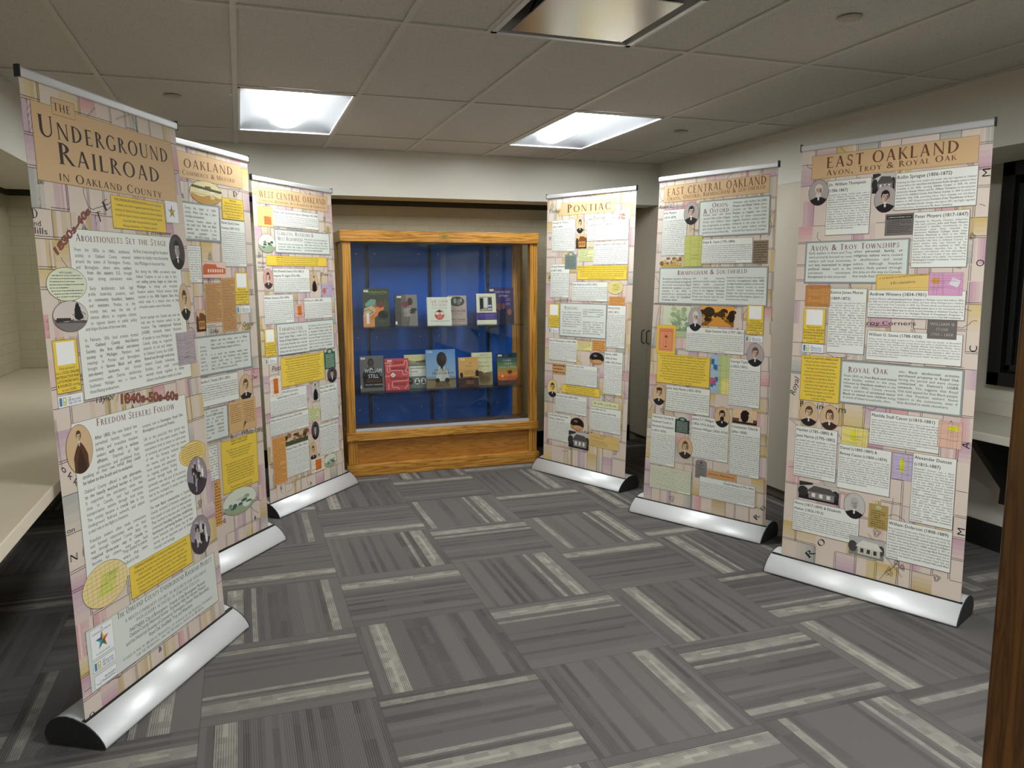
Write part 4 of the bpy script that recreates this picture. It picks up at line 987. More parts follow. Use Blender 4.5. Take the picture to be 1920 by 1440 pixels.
  ('h', 'Eli Moore H. (1804-1887)', 470.1, 1279.5, 312.7, 14.3, 'l'),
  ('a', '', 470.1, 1164.8, 782.8, 1270.8, 9, 'k'),
  ('r', 155.8, 936.9, 798.9, 1148.9, 'f', 'F', 1.0),
  ('r', 163.8, 944.9, 790.9, 1140.9, 'i', None, 0.0),
  ('s', 'Farmington', 186.5, 1098.4, 432.8, 1096.0, 26.7, 'm', 'S'),
  ('a', "Farmington was founded in 1824 by the Quaker **Arthur Power**, a member of the **Society of Friends (Quakers)**. It was joined in the coming Methodists. Soon it was also joined with a large and prosperous abolitionist farming town with strong anti-slavery views. The community's reputation was good and", 179.4, 929.2, 473.3, 1094.5, 7, 'k'),
  ('a', 'still prosperous, which by the nearest to a **"hub"** in the UGRR network. Early the 1840s on, **thousands of freedom seekers** that moved through or stay Farmington including from several Michigan Central County stops, along also with an or toward in Detroit for Ontario County, Farmington abolitionists was deeply connected in what is **Southfield, Detroit Post,** and **Walled Lake.**', 495.3, 938.3, 770.1, 1126.2, 9, 'k'),
  ('r', 36.5, 943.7, 141.3, 1120.8, 'y', 'o', 1.3),
  ('r', 50.1, 1037.6, 127.6, 1113.7, 'W', None, 0.0),
  ('c', ['Find out more!', 'See a **COOL ONLINE**', '**INTERACTIVE MAP,**', '**LOTS MORE INFO,**', '**& SOURCES** coming', 'to our UGRR|'], 38.5, 945.7, 139.3, 1032.3, 'k'),
  ('p', 'museum', 33.2, 897.0, 140.0, 934.0),
  ('r', 180.5, 731.5, 659.7, 923.5, 'y', 'o', 1.3),
  ('c', ["**THE QUAKERS' ROLE IN MICHIGAN'S UNDERGROUND RAILROAD**", 'Quakers formed an influential, organized movement of 1831. They worked', 'together to the moral changes in the culture. The national strategies of many', 'others lead. The Michigan Farmington meetings was created in 1832.', 'in 1843, enough area of radical, inclusive and national gathering in Nelson.', 'Many of them lived. They organized the secret houses on the more the Quaker', 'Farmington, and soon, established over in church communities in small.', 'They established a number of stops in the area, and in the secret groups.', 'the "Canada Meeting" extended a common meeting well with government and', 'of relatives and families. Slavery, African members, freedwomen, and', 'African settlers, there they lived for work.'], 184.5, 735.5, 655.7, 918.5, 'o2'),
  ('p', 'marker', 664.7, 795.1, 798.1, 940.3, 'g'),
  ('o', 'man', 748.7, 750.4, 60.6, 56.9, 'b', 'd'),
  ('o', 'lady', 538.4, 662.3, 48.4, 67.4, 'b', 'd'),
  ('r', 51.5, 555.6, 441.9, 715.2, 'w', 'k', 1.3),
  ('h', '          Elisha (1794-1871) & Cynthia', 57.5, 691.2, 378.4, 13.0, 'l'),
  ('h', '          Lapham Roberts (1793-1871)', 57.5, 664.1, 378.4, 13.0, 'l'),
  ('a', '', 57.5, 559.6, 435.9, 656.1, 9, 'k'),
  ('p', 'map', 60.6, 684.0, 172.2, 814.2, 'w', 'a'),
  ('r', 40.5, 427.3, 447.8, 546.9, 'w', 'k', 1.3),
  ('h', 'William Henry Harrison Dean (c1814-1895)', 46.5, 523.3, 395.2, 12.8, 'l'),
  ('a', '', 46.5, 431.3, 441.8, 515.3, 8, 'k'),
  ('p', 'doc', 449.8, 462.6, 576.8, 550.8, 'g', 9),
  ('r', 586.7, 431.1, 807.2, 691.0, 'w', 'k', 1.3),
  ('h', 'Nancy (1836-1860) &', 592.7, 665.8, 208.6, 13.7, 'l'),
  ('h', 'Elias Wilson (1804-1887)', 592.7, 637.2, 208.6, 13.7, 'l'),
  ('a', '', 592.7, 435.1, 801.2, 628.8, 17, 'k'),
  ('o', 'man', 514.6, 384.7, 44.5, 64.4, 'b', 'd'),
  ('r', 560.6, 186.0, 796.5, 416.7, 'w', 'k', 1.3),
  ('h', 'Rosen Roeser (1872-1890)', 566.6, 390.5, 223.8, 14.4, 'l'),
  ('a', '', 566.6, 190.0, 790.5, 381.7, 15, 'k'),
  ('p', 'trees', 180.9, 338.2, 427.5, 420.2, 's'),
  ('p', 'doc', 49.2, 104.4, 181.9, 416.4, 'a', 28),
  ('r', 182.8, 122.5, 432.1, 334.8, 'w', 'k', 1.3),
  ('h', 'Nathan Power (1801-1874)', 188.8, 309.2, 237.3, 14.0, 'l'),
  ('a', '', 188.8, 126.5, 426.1, 300.6, 15, 'k'),
  ('o', 'man', 477.7, 242.8, 41.7, 65.4, 's', 'c'),
  ('p', 'map', 445.9, 91.6, 605.4, 188.8, 'w', 'a'),
  ('o', 'hills', 674.4, 138.3, 77.1, 48.8, 'g'),
  ('s', 'E', 108.2, 61.0, 138.0, 69.9, 23.2, 'k', 's'),
  ('s', 'Pleas', 87.0, 844.5, 177.9, 849.5, 34.1, 'k', 'i'),
  ('s', 'Orter L.', 669.4, 1456.1, 815.5, 1453.0, 20.9, 'k', 'i'),
  ('s', 'Walled', 10.4, 1527.0, 86.4, 1526.1, 16.4, 'k', 'i'),
  ('s', 'Lake', 11.4, 1502.5, 77.9, 1503.2, 16.4, 'k', 'i'),
 ]),
 dict(A=(2.2372, 5.6961, 0.0896),B=(2.56, 4.9119, 0.0896),C=(2.2683, 5.7084, 2.1321),D=(2.6252, 4.9391, 2.1321),W=848.0,H=2042.5,el=[
  ('r', 143.9, 1901.9, 674.9, 1996.1, 't', 'T', 1.2),
  ('s', 'Pontiac', 206.9, 1921.9, 630.2, 1922.8, 61.3, 'n', 'S'),
  ('r', 54.3, 1635.7, 294.9, 1871.3, 'w', 'k', 1.3),
  ('h', 'George W. Wisner', 60.3, 1845.1, 228.6, 14.4, 'l'),
  ('h', '(1812-1849)', 60.3, 1815.1, 228.6, 14.4, 'l'),
  ('a', '', 60.3, 1639.7, 288.9, 1806.3, 13, 'k'),
  ('o', 'man', 339.6, 1826.6, 41.7, 63.6, 's', 's'),
  ('r', 409.2, 1704.1, 794.8, 1837.8, 'w', 'k', 1.3),
  ('h', 'Joseph Morrison (1788-1870)', 415.2, 1811.6, 373.6, 14.4, 'l'),
  ('a', '', 415.2, 1708.1, 788.8, 1802.8, 7, 'k'),
  ('o', 'map', 735.6, 1865.1, 69.2, 47.8, 'r'),
  ('p', 'house', 304.4, 1653.2, 407.2, 1758.2, 's'),
  ('r', 475.4, 1531.7, 797.8, 1695.2, 'w', 'k', 1.3),
  ('h', 'Charles Crawford (c1805-before 1871)', 481.4, 1669.0, 310.4, 14.4, 'l'),
  ('a', '', 481.4, 1535.7, 791.8, 1660.2, 9, 'k'),
  ('p', 'doc', 330.7, 1557.0, 481.0, 1649.8, 'g', 8),
  ('r', 46.2, 1286.4, 244.5, 1541.8, 'w', 'k', 1.3),
  ('h', 'George Newman', 52.2, 1515.6, 186.3, 14.4, 'l'),
  ('h', '(c1857-1895)', 52.2, 1485.6, 186.3, 14.4, 'l'),
  ('a', '', 52.2, 1290.4, 238.5, 1476.8, 14, 'k'),
  ('p', 'marker', 194.8, 1500.8, 315.3, 1631.9, 'f'),
  ('r', 323.4, 1422.9, 793.9, 1526.0, 'y', 'o', 1.3),
  ('c', ['**EMPOWERED.** Since not the separate and the middle records they took their control on about', 'the government. This is an authentic presence in political and other research on to make them', 'possible by this paths. At such times, their stations contained. Only the later current', 'and those named in them. For looking at the quantity requests, records, especially', 'we expect that not unimportant for historical policies (some in UGRR names) are', 'used within communication for this years or centers.'], 327.4, 1426.9, 789.9, 1521.0, 'k'),
  ('r', 274.9, 1264.5, 623.7, 1406.8, 'w', 'k', 1.3),
  ('h', 'Julia Anderson (c1813-1875)', 280.9, 1380.6, 336.8, 14.4, 'l'),
  ('a', '', 280.9, 1268.5, 617.7, 1371.8, 8, 'k'),
  ('o', 'map', 691.1, 1369.3, 74.7, 50.5, 'y'),
  ('p', 'doc', 638.4, 1241.7, 785.3, 1301.8, 'a', 6),
  ('r', 152.3, 992.2, 621.5, 1249.0, 'f', 'F', 1.0),
  ('r', 159.3, 999.2, 614.5, 1242.0, 'i', None, 0.0),
  ('s', 'Pontiac', 203.2, 1196.2, 342.1, 1199.1, 25.7, 'm', 'S'),
  ('a', 'Pontiac offered a partial stop to the anti-slavery movement with the earliest residents in the 1830s. In the height of UGRR activity in the 1850s, an organized free network of harsher remembrances.', 179.8, 1063.3, 374.0, 1186.4, 7, 'k'),
  ('a', 'Many freedom seekers with spirits through Pontiac, archives', 181.6, 1010.5, 374.5, 1049.0, 2, 'k'),
  ('a', 'was in several **affected later** by **profits,** suggesting that Pontiac offered promising opportunities for a new life.', 389.8, 1145.0, 591.5, 1211.0, 4, 'k'),
  ('a', 'Newspapers of the period offers the motivations of former freedom seekers in politics and church ministry, community building, and personal and family moves.', 391.8, 1017.1, 595.8, 1119.3, 6, 'k'),
  ('r', 34.0, 1056.6, 147.0, 1238.0, 'y', 'o', 1.3),
  ('r', 48.7, 1152.7, 132.3, 1230.7, 'W', None, 0.0),
  ('c', ['Find out more!', 'See a **COOL ONLINE**', '**INTERACTIVE MAP,**', '**LOTS MORE INFO,**', '**& SOURCES** coming', 'to our UGRR|'], 36.0, 1058.6, 145.0, 1147.3, 'k'),
  ('p', 'museum', 37.1, 1013.9, 143.8, 1052.5),
  ('r', 626.5, 934.2, 798.4, 1240.4, 'w', 'k', 1.3),
  ('h', 'Harvey Scott', 632.5, 1214.3, 160.0, 14.3, 'l'),
  ('h', '(1832-1871)', 632.5, 1184.5, 160.0, 14.3, 'l'),
  ('a', '', 632.5, 938.2, 792.4, 1175.8, 20, 'k'),
  ('r', 41.4, 800.4, 339.7, 972.8, 'w', 'k', 1.3),
  ('h', 'Norval Washington (c1829-1890)', 47.4, 946.6, 286.3, 14.4, 'l'),
  ('a', '', 47.4, 804.4, 333.7, 937.8, 11, 'k'),
  ('p', 'doc', 339.5, 894.9, 487.9, 965.7, 'y', 8),
  ('p', 'doc', 494.8, 902.1, 620.4, 979.4, 'a', 5),
  ('o', 'dark', 539.9, 845.5, 71.3, 46.7, 's'),
  ('p', 'doc', 87.0, 694.3, 234.6, 777.1, 'n', 3),
  ('r', 231.2, 627.8, 549.7, 784.9, 'w', 'k', 1.3),
  ('h', 'Henry Parker (1836-1903)', 237.2, 763.1, 306.4, 11.5, 'l'),
  ('a', '', 237.2, 631.8, 543.7, 755.9, 13, 'k'),
  ('r', 613.9, 593.4, 787.8, 905.9, 'w', 'k', 1.3),
  ('h', 'Martha (1849-', 619.9, 879.7, 161.9, 14.4, 'l'),
  ('h', '1896) & Mary', 619.9, 849.7, 161.9, 14.4, 'l'),
  ('h', '(1880-1903) Parker', 619.9, 819.7, 161.9, 14.4, 'l'),
  ('a', '', 619.9, 597.4, 781.8, 810.9, 17, 'k'),
  ('o', 'man', 89.5, 577.5, 57.1, 70.3, 'y', 's'),
  ('r', 187.0, 558.5, 581.6, 622.8, 'y', 'o', 1.3),
  ('c', ['**BENJAMIN JACOBS** in Pontiac came like these. Here 1850s.', '"Canada" He arrived early, quickly always beginning on his', 'life to educate together with each other to gain a stage of the family.', 'Lives in the old village in many distinct interests after freedom.'], 191.0, 562.5, 577.6, 617.8, 'k'),
  ('r', 128.2, 401.0, 456.8, 547.0, 'w', 'k', 1.3),
  ('h', 'Norman Todd (1829-1899)', 134.2, 520.8, 316.5, 14.4, 'l'),
  ('a', '', 134.2, 405.0, 450.8, 512.0, 9, 'k'),
  ('p', 'sign', 510.8, 489.5, 763.1, 535.4, 'g'),
  ('r', 491.7, 309.6, 791.6, 487.0, 'w', 'k', 1.3),
  ('h', 'Levi (c1840-1871?) &', 497.7, 464.5, 287.8, 12.0, 'l'),
  ('h', 'Luddy Harris Brooks (c1853-1918)', 497.7, 439.6, 287.8, 12.0, 'l'),
  ('a', '', 497.7, 313.6, 785.6, 432.2, 12, 'k'),
  ('r', 45.9, 172.1, 297.2, 386.0, 'w', 'k', 1.3),
  ('h', 'Lucy Benjamin Ringo Haynes', 51.9, 362.0, 239.3, 13.0, 'l'),
  ('h', '(Wallace (c1868-1913)', 51.9, 334.9, 239.3, 13.0, 'l'),
  ('a', '', 51.9, 176.1, 291.2, 326.8, 14, 'k'),
  ('o', 'dark', 362.1, 329.3, 71.3, 50.5, 's'),
  ('p', 'house', 277.0, 144.5, 486.0, 271.0, 'b'),
  ('p', 'note', 489.7, 188.0, 785.0, 283.1, 0),
  ('s', 'arshfield', 353.4, 257.5, 520.7, 270.0, 28.3, 'k', 's'),
  ('s', 'Square L.', 142.1, 1259.7, 274.1, 1259.2, 24.2, 'k', 'i'),
  ('s', 'Three', 10.9, 1928.0, 131.1, 1926.4, 28.0, 'k', 'i'),
 ]),
 dict(A=(2.4428, 4.4211, 0.0891),B=(2.8305, 3.6669, 0.0891),C=(2.5361, 4.4641, 2.1301),D=(2.8112, 3.662, 2.1301),W=848.0,H=2041.0,el=[
  ('r', 38.7, 1904.2, 798.4, 2006.1, 't', 'T', 1.2),
  ('s', 'East Central Oakland', 67.8, 1942.3, 778.8, 1954.3, 45.7, 'n', 'SX'),
  ('s', 'Orion, Oxford, Birmingham & Southfield', 69.8, 1912.5, 772.5, 1929.1, 25.0, 'n', 'S'),
  ('r', 41.8, 1574.2, 233.0, 1857.3, 'w', 'k', 1.3),
  ('h', 'John Moyers', 47.8, 1832.1, 179.2, 13.8, 'l'),
  ('h', '(1819-1879)', 47.8, 1803.5, 179.2, 13.8, 'l'),
  ('a', '', 47.8, 1578.2, 227.0, 1795.0, 19, 'k'),
  ('o', 'man', 263.0, 1826.0, 57.7, 68.7, 'v', 'd'),
  ('r', 321.9, 1678.4, 807.1, 1892.8, 'f', 'F', 1.0),
  ('r', 329.9, 1686.4, 799.1, 1884.8, 'i', None, 0.0),
  ('s', 'Orion', 415.0, 1849.6, 525.9, 1848.1, 27.2, 'm', 'S'),
  ('s', '& Oxford', 353.5, 1817.2, 535.5, 1817.8, 27.6, 'm', 'S'),
  ('a', 'Settled later and more remote than other villages, Orion and Oxford were less progressive in politics and more focused on the practical areas of farm life.', 351.7, 1694.8, 549.5, 1818.2, 6, 'k'),
  ('a', 'However, with leaders like **John Moyers and Elijah Clark,** and a location on the road from **Pontiac to Lapeer,** the rural setting of these communities suggests freedom seekers were sheltered in the area on their way to Lapeer before turning towards Port Huron and Canada.', 560.9, 1697.4, 784.1, 1877.8, 9, 'k'),
  ('p', 'map', 225.1, 1505.4, 354.0, 1690.6, 'g', 'g'),
  ('r', 353.3, 1521.1, 704.4, 1666.3, 'w', 'k', 1.3),
  ('h', 'Elijah B. Clark (1792-1884)', 359.3, 1640.2, 339.2, 14.3, 'l'),
  ('a', '', 359.3, 1525.1, 698.4, 1631.5, 9, 'k'),
  ('p', 'doc', 709.6, 1514.9, 802.4, 1644.5, 'b', 9),
  ('p', 'trees', 49.8, 1500.7, 203.0, 1572.1, 'y'),
  ('r', 36.5, 1274.9, 809.5, 1501.4, 'f', 'F', 1.0),
  ('r', 44.5, 1282.9, 801.5, 1493.4, 'i', None, 0.0),
  ('s', 'Birmingham & Southfield', 179.6, 1453.2, 675.3, 1463.6, 28.8, 'm', 'S'),
  ('a', 'Birmingham (settled in 1818) was an **early anti-slavery stronghold** that hosted noted national **Black abolitionist speakers** at public meetings in the 1850s. It functioned as a commercial and cultural center for **Southfield Township, which**', 64.5, 1290.7, 286.0, 1439.9, 8, 'k'),
  ('a', 'also had numerous abolitionist-minded settlers. Shared religious beliefs, commercial interests, intermarried families, and access to the **Saginaw Turnpike** (Woodward Avenue) between Pontiac and Detroit kept the two communities in close contact.', 296.1, 1296.9, 525.0, 1443.0, 8, 'k'),
  ('a', "Southern Oakland County anti-slavery networks **strengthened after 1850 to help freedom seekers** travel north through Oakland County to avoid Detroit's bounty hunters. **George Taylor,** who had connections to both Southfield and Birmingham, appears to have been one of these.", 539.2, 1302.6, 786.5, 1447.1, 8, 'k'),
  ('p', 'tree', 81.2, 1069.3, 292.6, 1263.8, 'g'),
  ('p', 'trees', 366.7, 1150.7, 597.2, 1268.9, 'o'),
  ('r', 266.5, 989.9, 672.5, 1138.0, 'w', 'k', 1.3),
  ('h', 'Elijah Stanton Fish (1797-1861)', 272.5, 1111.8, 394.0, 14.4, 'r'),
  ('a', '', 272.5, 993.9, 666.5, 1103.0, 9, 'k'),
  ('o', 'man', 329.1, 1186.9, 53.1, 73.9, 'v', 'w'),
  ('r', 682.8, 1114.6, 791.5, 1282.5, 'y', 'o', 1.3),
  ('r', 696.9, 1203.6, 777.4, 1275.8, 'W', None, 0.0),
  ('c', ['Find out more!', 'See a **COOL ONLINE**', '**INTERACTIVE MAP,**', '**LOTS MORE INFO,**', '**& SOURCES** coming', 'to our UGRR|'], 684.8, 1116.6, 789.5, 1198.6, 'k'),
  ('p', 'museum', 678.7, 1070.3, 789.2, 1106.6),
  ('p', 'pamph', 40.0, 959.4, 187.1, 1141.4),
  ('r', 54.3, 773.4, 447.3, 960.1, 'y', 'o', 1.3),
  ('c', ['**RACIAL DEFINITIONS IN "BLACK," "WHITE," or "MULATTO"?**', 'In 1850, the federal census began to classify all people of appeared', 'mixed racial and cultural backgrounds people as "mulatto," while', 'enslaved those of biracial White and African ancestry as "Black"', 'or "Negro." The phrase "Mulatto" could be applied to people of', 'race heritage with a grand free historical country. Census agents', 'who were from the racial community often usually chose the people', 'they were recording voluntarily connected to application and', 'and to the community. It is common to find 1840s records across the', 'lists in which the same family members are described as', '"black," "mulatto," and "white."'], 58.3, 777.4, 443.3, 955.1, 'o2'),
  ('p', 'map', 453.0, 746.8, 581.3, 979.5, 'c', 'q'),
  ('r', 581.3, 687.2, 784.5, 969.2, 'w', 'k', 1.3),
  ('h', 'George Taylor', 587.3, 943.2, 191.3, 14.3, 'l'),
  ('h', '(c1823-1901)', 587.3, 913.4, 191.3, 14.3, 'l'),
  ('a', '', 587.3, 691.2, 778.5, 904.6, 18, 'k'),
  ('o', 'man', 746.4, 997.3, 55.0, 68.3, 'v', 'c'),
  ('r', 136.0, 601.0, 455.7, 764.9, 'w', 'k', 1.3),
  ('h', 'John Sella Martin (1832-1876)', 142.0, 738.7, 307.8, 14.4, 'l'),
  ('a', '', 142.0, 605.0, 449.7, 729.9, 9, 'k'),
  ('o', 'man', 82.4, 696.2, 52.8, 69.6, 's', 'h'),
  ('r', 33.6, 243.9, 222.6, 570.3, 'w', 'k', 1.3),
  ('h', 'Unknown Formerly', 39.6, 544.5, 177.0, 14.2, 'l'),
  ('h', 'Enslaved Youth in', 39.6, 515.0, 177.0, 14.2, 'l'),
  ('h', 'Harmon Household', 39.6, 485.5, 177.0, 14.2, 'l'),
  ('h', '(c1815-1833)', 39.6, 456.0, 177.0, 14.2, 'l'),
  ('a', '', 39.6, 247.9, 216.6, 447.4, 17, 'k'),
  ('p', 'marker', 214.6, 471.7, 319.5, 571.5, 'G'),
  ('r', 333.0, 333.3, 593.3, 593.5, 'w', 'k', 1.3),
  ('h', 'James S.T. Milligan', 339.0, 567.8, 248.3, 14.1, 'l'),
  ('h', '(1826-1912) & Jane', 339.0, 538.5, 248.3, 14.1, 'l'),
  ('h', 'Johnston Milligan (1833-1914)', 339.0, 509.1, 248.3, 14.1, 'l'),
  ('a', '', 339.0, 337.3, 587.3, 500.5, 14, 'k'),
  ('o', 'man', 545.1, 609.6, 53.6, 63.8, 's', 'b'),
  ('p', 'trees', 615.2, 586.7, 773.1, 672.3, 't'),
  ('r', 605.9, 271.1, 798.4, 582.9, 'w', 'k', 1.3),
  ('h', 'Covenanter Church', 611.9, 556.7, 180.5, 14.4, 'l'),
  ('h', '(after 1838)', 611.9, 526.7, 180.5, 14.4, 'l'),
  ('a', '', 611.9, 275.1, 792.4, 517.9, 20, 'k'),
  ('o', 'woman', 296.6, 380.7, 54.6, 68.6, 's', 'c'),
  ('r', 41.8, 85.4, 349.3, 235.3, 'g2', 'k', 1.3),
  ('a', '', 47.8, 89.4, 343.3, 230.3, 14, 'k'),
  ('p', 'grave', 375.1, 210.0, 454.6, 323.6, 'b'),
  ('p', 'sign', 457.5, 230.9, 656.4, 268.7, 'a'),
  ('r', 408.2, 94.0, 779.8, 223.7, 'w', 'k', 1.3),
  ('h', 'David Hannan (1776-1845)', 414.2, 200.1, 359.7, 12.7, 'r'),
  ('a', '', 414.2, 98.0, 773.8, 192.2, 9, 'k'),
  ('s', 'R', 791.3, 21.2, 816.8, 52.8, 28.2, 'k', 's'),
  ('s', 'O', 827.6, 85.7, 850.8, 109.3, 23.3, 'k', 's'),
  ('s', 'Apple L.', 1.0, 1871.8, 120.2, 1873.2, 19.5, 'k', 'i'),
 ]),
 dict(A=(2.6135, 3.2425, 0.0915),B=(2.9706, 2.4731, 0.0915),C=(2.633, 3.2497, 2.1408),D=(2.921, 2.4519, 2.1408),W=848.2,H=2049.2,el=[
  ('r', 53.7, 1906.5, 797.2, 2016.8, 't', 'T', 1.2),
  ('s', 'East Oakland', 128.5, 1952.9, 723.6, 1957.3, 50.8, 'n', 'SX'),
  ('s', 'Avon, Troy & Royal Oak', 130.6, 1917.3, 713.6, 1926.7, 26.5, 'n', 'S'),
  ('r', 139.6, 1636.6, 353.9, 1891.2, 'w', 'k', 1.3),
  ('h', 'Dr. William Thompson', 145.6, 1866.5, 202.3, 13.5, 'l'),
  ('h', '(1786-1867)', 145.6, 1838.5, 202.3, 13.5, 'l'),
  ('a', 'Described as having "neither guile, even in Jest," Dr. William Thompson was a **pioneer doctor, community builder, and active abolitionist.** In 1837, he helped found Pontiac, where he owned his medical practice, and became an early landowner in Avon Township. He traveled the wilderness treating settlers, often without pay, as well as serving as Oakland County Chief Justice and Probate Judge. He served in executive roles in the **Oakland County Anti-Slavery Society and Michigan State Anti-Slavery Society** and worked to develop abolitionist policy. He lived on a farm here where he died in **1867. He is buried in Oak Hill Cemetery.**', 145.6, 1640.6, 347.9, 1830.2, 17, 'k'),
  ('o', 'man', 96.4, 1842.4, 52.4, 61.7, 'v', 'w'),
  ('p', 'house', 358.7, 1816.7, 459.2, 1901.9, 'b'),
  ('o', 'man', 420.8, 1787.6, 51.4, 60.6, 'v', 'd'),
  ('r', 463.6, 1733.4, 800.9, 1895.6, 'w', 'k', 1.3),
  ('h', 'Rollin Sprague (1806-1872)', 469.6, 1869.4, 325.2, 14.4, 'l'),
  ('a', 'Following his New York cousins and uncles, who had migrated to Oakland County before him, **merchant and physician Rollin Sprague** settled in Avon Township in the 1830s, marrying **Adeline Cooper** in 1838. He joined abolitionists **George Wisner and Dr. William Thompson** on the executive board of the **Oakland County Anti-Slavery Society.** In 1844 he joined the **Rochester Clay Club,** promoting Henry Clay\'s campaign and anti-slavery platform. In 1860, Sprague became **President of the "Republicans of Avon,"** supporting **Abraham Lincoln.** Sprague, who died in 1872, was highly regarded for his benevolence. He is buried in **Mt. Avon Cemetery.**', 469.6, 1737.4, 794.9, 1860.6, 9, 'k'),
  ('p', 'plaque', 427.5, 1624.5, 551.3, 1718.1, 'b'),
  ('r', 550.6, 1479.0, 779.7, 1720.1, 'w', 'k', 1.3),
  ('h', 'Peter Moyers (1817-1847)', 556.6, 1694.0, 217.1, 14.3, 'l'),
  ('a', 'Migrating to Macomb County\'s wilderness with their parents, **John and Peter Moyers** maintained a steadfast commitment to the anti-slavery cause. Peter attended the abolitionist **Madison College (now Case Western Reserve)** in Ohio in the 1840s, returning to found a high school academy in Rochester—**the first in Oakland County.** A gifted teacher who was beloved by his students, Peter died suddenly in 1847. His grave inscription describes him as "Bold, energetic, and decisive, the firm advocate of reform! The true friend of the slave / The fearless defender of his rights." He is buried in **Washington Center Cemetery.** "lamented by all who knew him."', 556.6, 1483.0, 773.7, 1685.2, 17, 'k'),
  ('r', 43.1, 1408.0, 541.7, 1610.7, 'f', 'F', 1.0),
  ('r', 51.1, 1416.0, 533.7, 1602.7, 'i', None, 0.0),
  ('s', 'Avon & Troy Townships', 71.0, 1563.9, 497.2, 1570.9, 27.0, 'm', 'S'),
  ('a', 'Early settlers in Avon and Troy were primarily focused on rural matters and local economies, and **less interested in larger political issues** such as the anti-slavery movement. **Exceptions** to this occurred', 63.5, 1430.0, 279.8, 1562.5, 7, 'k'),
  ('a', 'when **personal, family, or religious values** were rooted in abolitionism and social justice. Although freedom seekers likely passed through the area on the way to Canada, few made their homes here.', 288.5, 1432.5, 513.3, 1565.9, 7, 'k'),
  ('r', 179.3, 1075.0, 362.1, 1384.3, 'w', 'k', 1.3),
  ('h', 'Eunice Jones Morse', 185.3, 1358.8, 170.8, 13.9, 'l'),
  ('h', '(1809-1873)', 185.3, 1329.9, 170.8, 13.9, 'l'),
  ('a', 'Eunice Jones came with her father to the forested wilderness of Troy Township in 1821. A year later she was married, starting a family and body among her relations, who **founded Troy\'s Baptist Church** when her husband **George Morse** died suddenly in 1832, she had four children under the age of six. Her Morse remained unmarried, raised her children (sending three to **Oberlin College**), managed her property, and in the 1850s, organized support in her personal network for the UGRR and **Refugee Home Society.** Black abolitionist **Henry Bibb** said Eunice Morse could not receive "too much praise" for her contribution.', 185.3, 1079.0, 356.1, 1321.3, 21, 'k'),
  ('p', 'map', 56.2, 1296.3, 183.3, 1396.9, 'a', '0'),
  ('p', 'procl', 401.1, 1376.6, 634.5, 1448.9),
  ('r', 368.9, 1252.5, 785.9, 1379.3, 'w', 'k', 1.3),
  ('h', 'Andrew Winters (1834-1901)', 374.9, 1353.1, 405.0, 14.4, 'l'),
  ('a', "Andrew Winters **self-emancipated from Virginia** to Michigan some time before 1856. By 1860, he and his wife **Lovina** (born in Ohio), and their three Michigan-born children were living in rural Troy Township. In 1870, the Winters family purchased property in Pontiac on Reed Street. Winters was a **politically active** figure in the community and in 1897 became the **first Black man to serve as jury foreman in Oakland County.** His son **John's** home was featured in the **Michigan Manual of Freedman's Progress** in 1915. Andrew died in 1901, and Lovina in 1914, both are buried in **Oak Hill Cemetery.**", 374.9, 1256.5, 779.9, 1344.3, 7, 'k'),
  ('p', 'map', 633.5, 1358.5, 770.1, 1455.5, 'm', 'y'),
  ('r', 52.0, 1113.8, 166.2, 1285.4, 'y', 'o', 1.3),
  ('r', 66.8, 1204.8, 151.3, 1278.6, 'W', None, 0.0),
  ('c', ['Find out more!', 'See a **COOL ONLINE**', '**INTERACTIVE MAP,**', '**LOTS MORE INFO,**', '**& SOURCES** coming', 'to our UGRR|'], 54.0, 1115.8, 164.2, 1199.6, 'k'),
  ('p', 'museum', 53.5, 1068.9, 163.9, 1110.3),
  ('r', 374.1, 1053.7, 785.3, 1191.8, 'w', 'k', 1.3),
  ('h', 'William G. Stone (1788-1858)', 380.1, 1166.8, 399.2, 13.6, 'l'),
  ('a', 'William Stone was an early resident of Troy Township near the border of Bloomfield Township. Soon before Michigan was a state, Stone was active in establishing anti-slavery policy with other early abolitionists like **George Wisner and Nathan Power.** Stone supported Wisner in "the riot" of 1838 between abolitionists and pro-slavery forces in Pontiac, and helped organize the **Oakland County Anti-Slavery Society** in 1837. He also ran for **Michigan representative** on the **Liberty ticket** in 1842. Unfortunately, toward the late 1850s, Stone was less active, possibly due to poor health. He died in 1858 and never saw the final abolition of slavery.', 380.1, 1057.7, 779.3, 1158.5, 9, 'k'),
  ('p', 'plaque', 639.8, 1169.2, 758.5, 1249.7, 'S'),
  ('s', 'roy Corners', 365.4, 1216.0, 590.3, 1223.5, 18.7, 'k', 's'),
  ('r', 52.5, 827.4, 255.1, 1052.4, 'y', 'o', 1.3),
  ('c', ['**BLACK or NATIVE AMERICAN?**', 'Many freedom seekers and free', 'persons of color had mixed racial', 'heritage that included Native', 'American and African American', 'ancestry. Sometimes it was more', 'beneficial to identify as Black.', 'Free Blacks could own property', 'and had other legal rights, but', 'Native Americans were legally', 'viewed as foreigners on U.S. soil', 'and had no rights as citizens', 'until the 1920s.'], 56.5, 831.4, 251.1, 1047.4, 'k'),
  ('r', 255.0, 835.1, 800.5, 1043.1, 'f', 'F', 1.0),
  ('r', 263.0, 843.1, 792.5, 1035.1, 'i', None, 0.0),
  ('s', 'Royal Oak', 294.5, 985.8, 479.3, 993.1, 27.8, 'm', 'S'),
  ('a', 'From 1830 on, **free Black and mixed race** families settled in the area, followed by **freedom seekers** in the 1840s and 1850s. Census records show a pattern of **unrelated minor Black or mixed race children** living in some of these households. Also,', 273.1, 856.5, 519.7, 978.5, 7, 'k'),
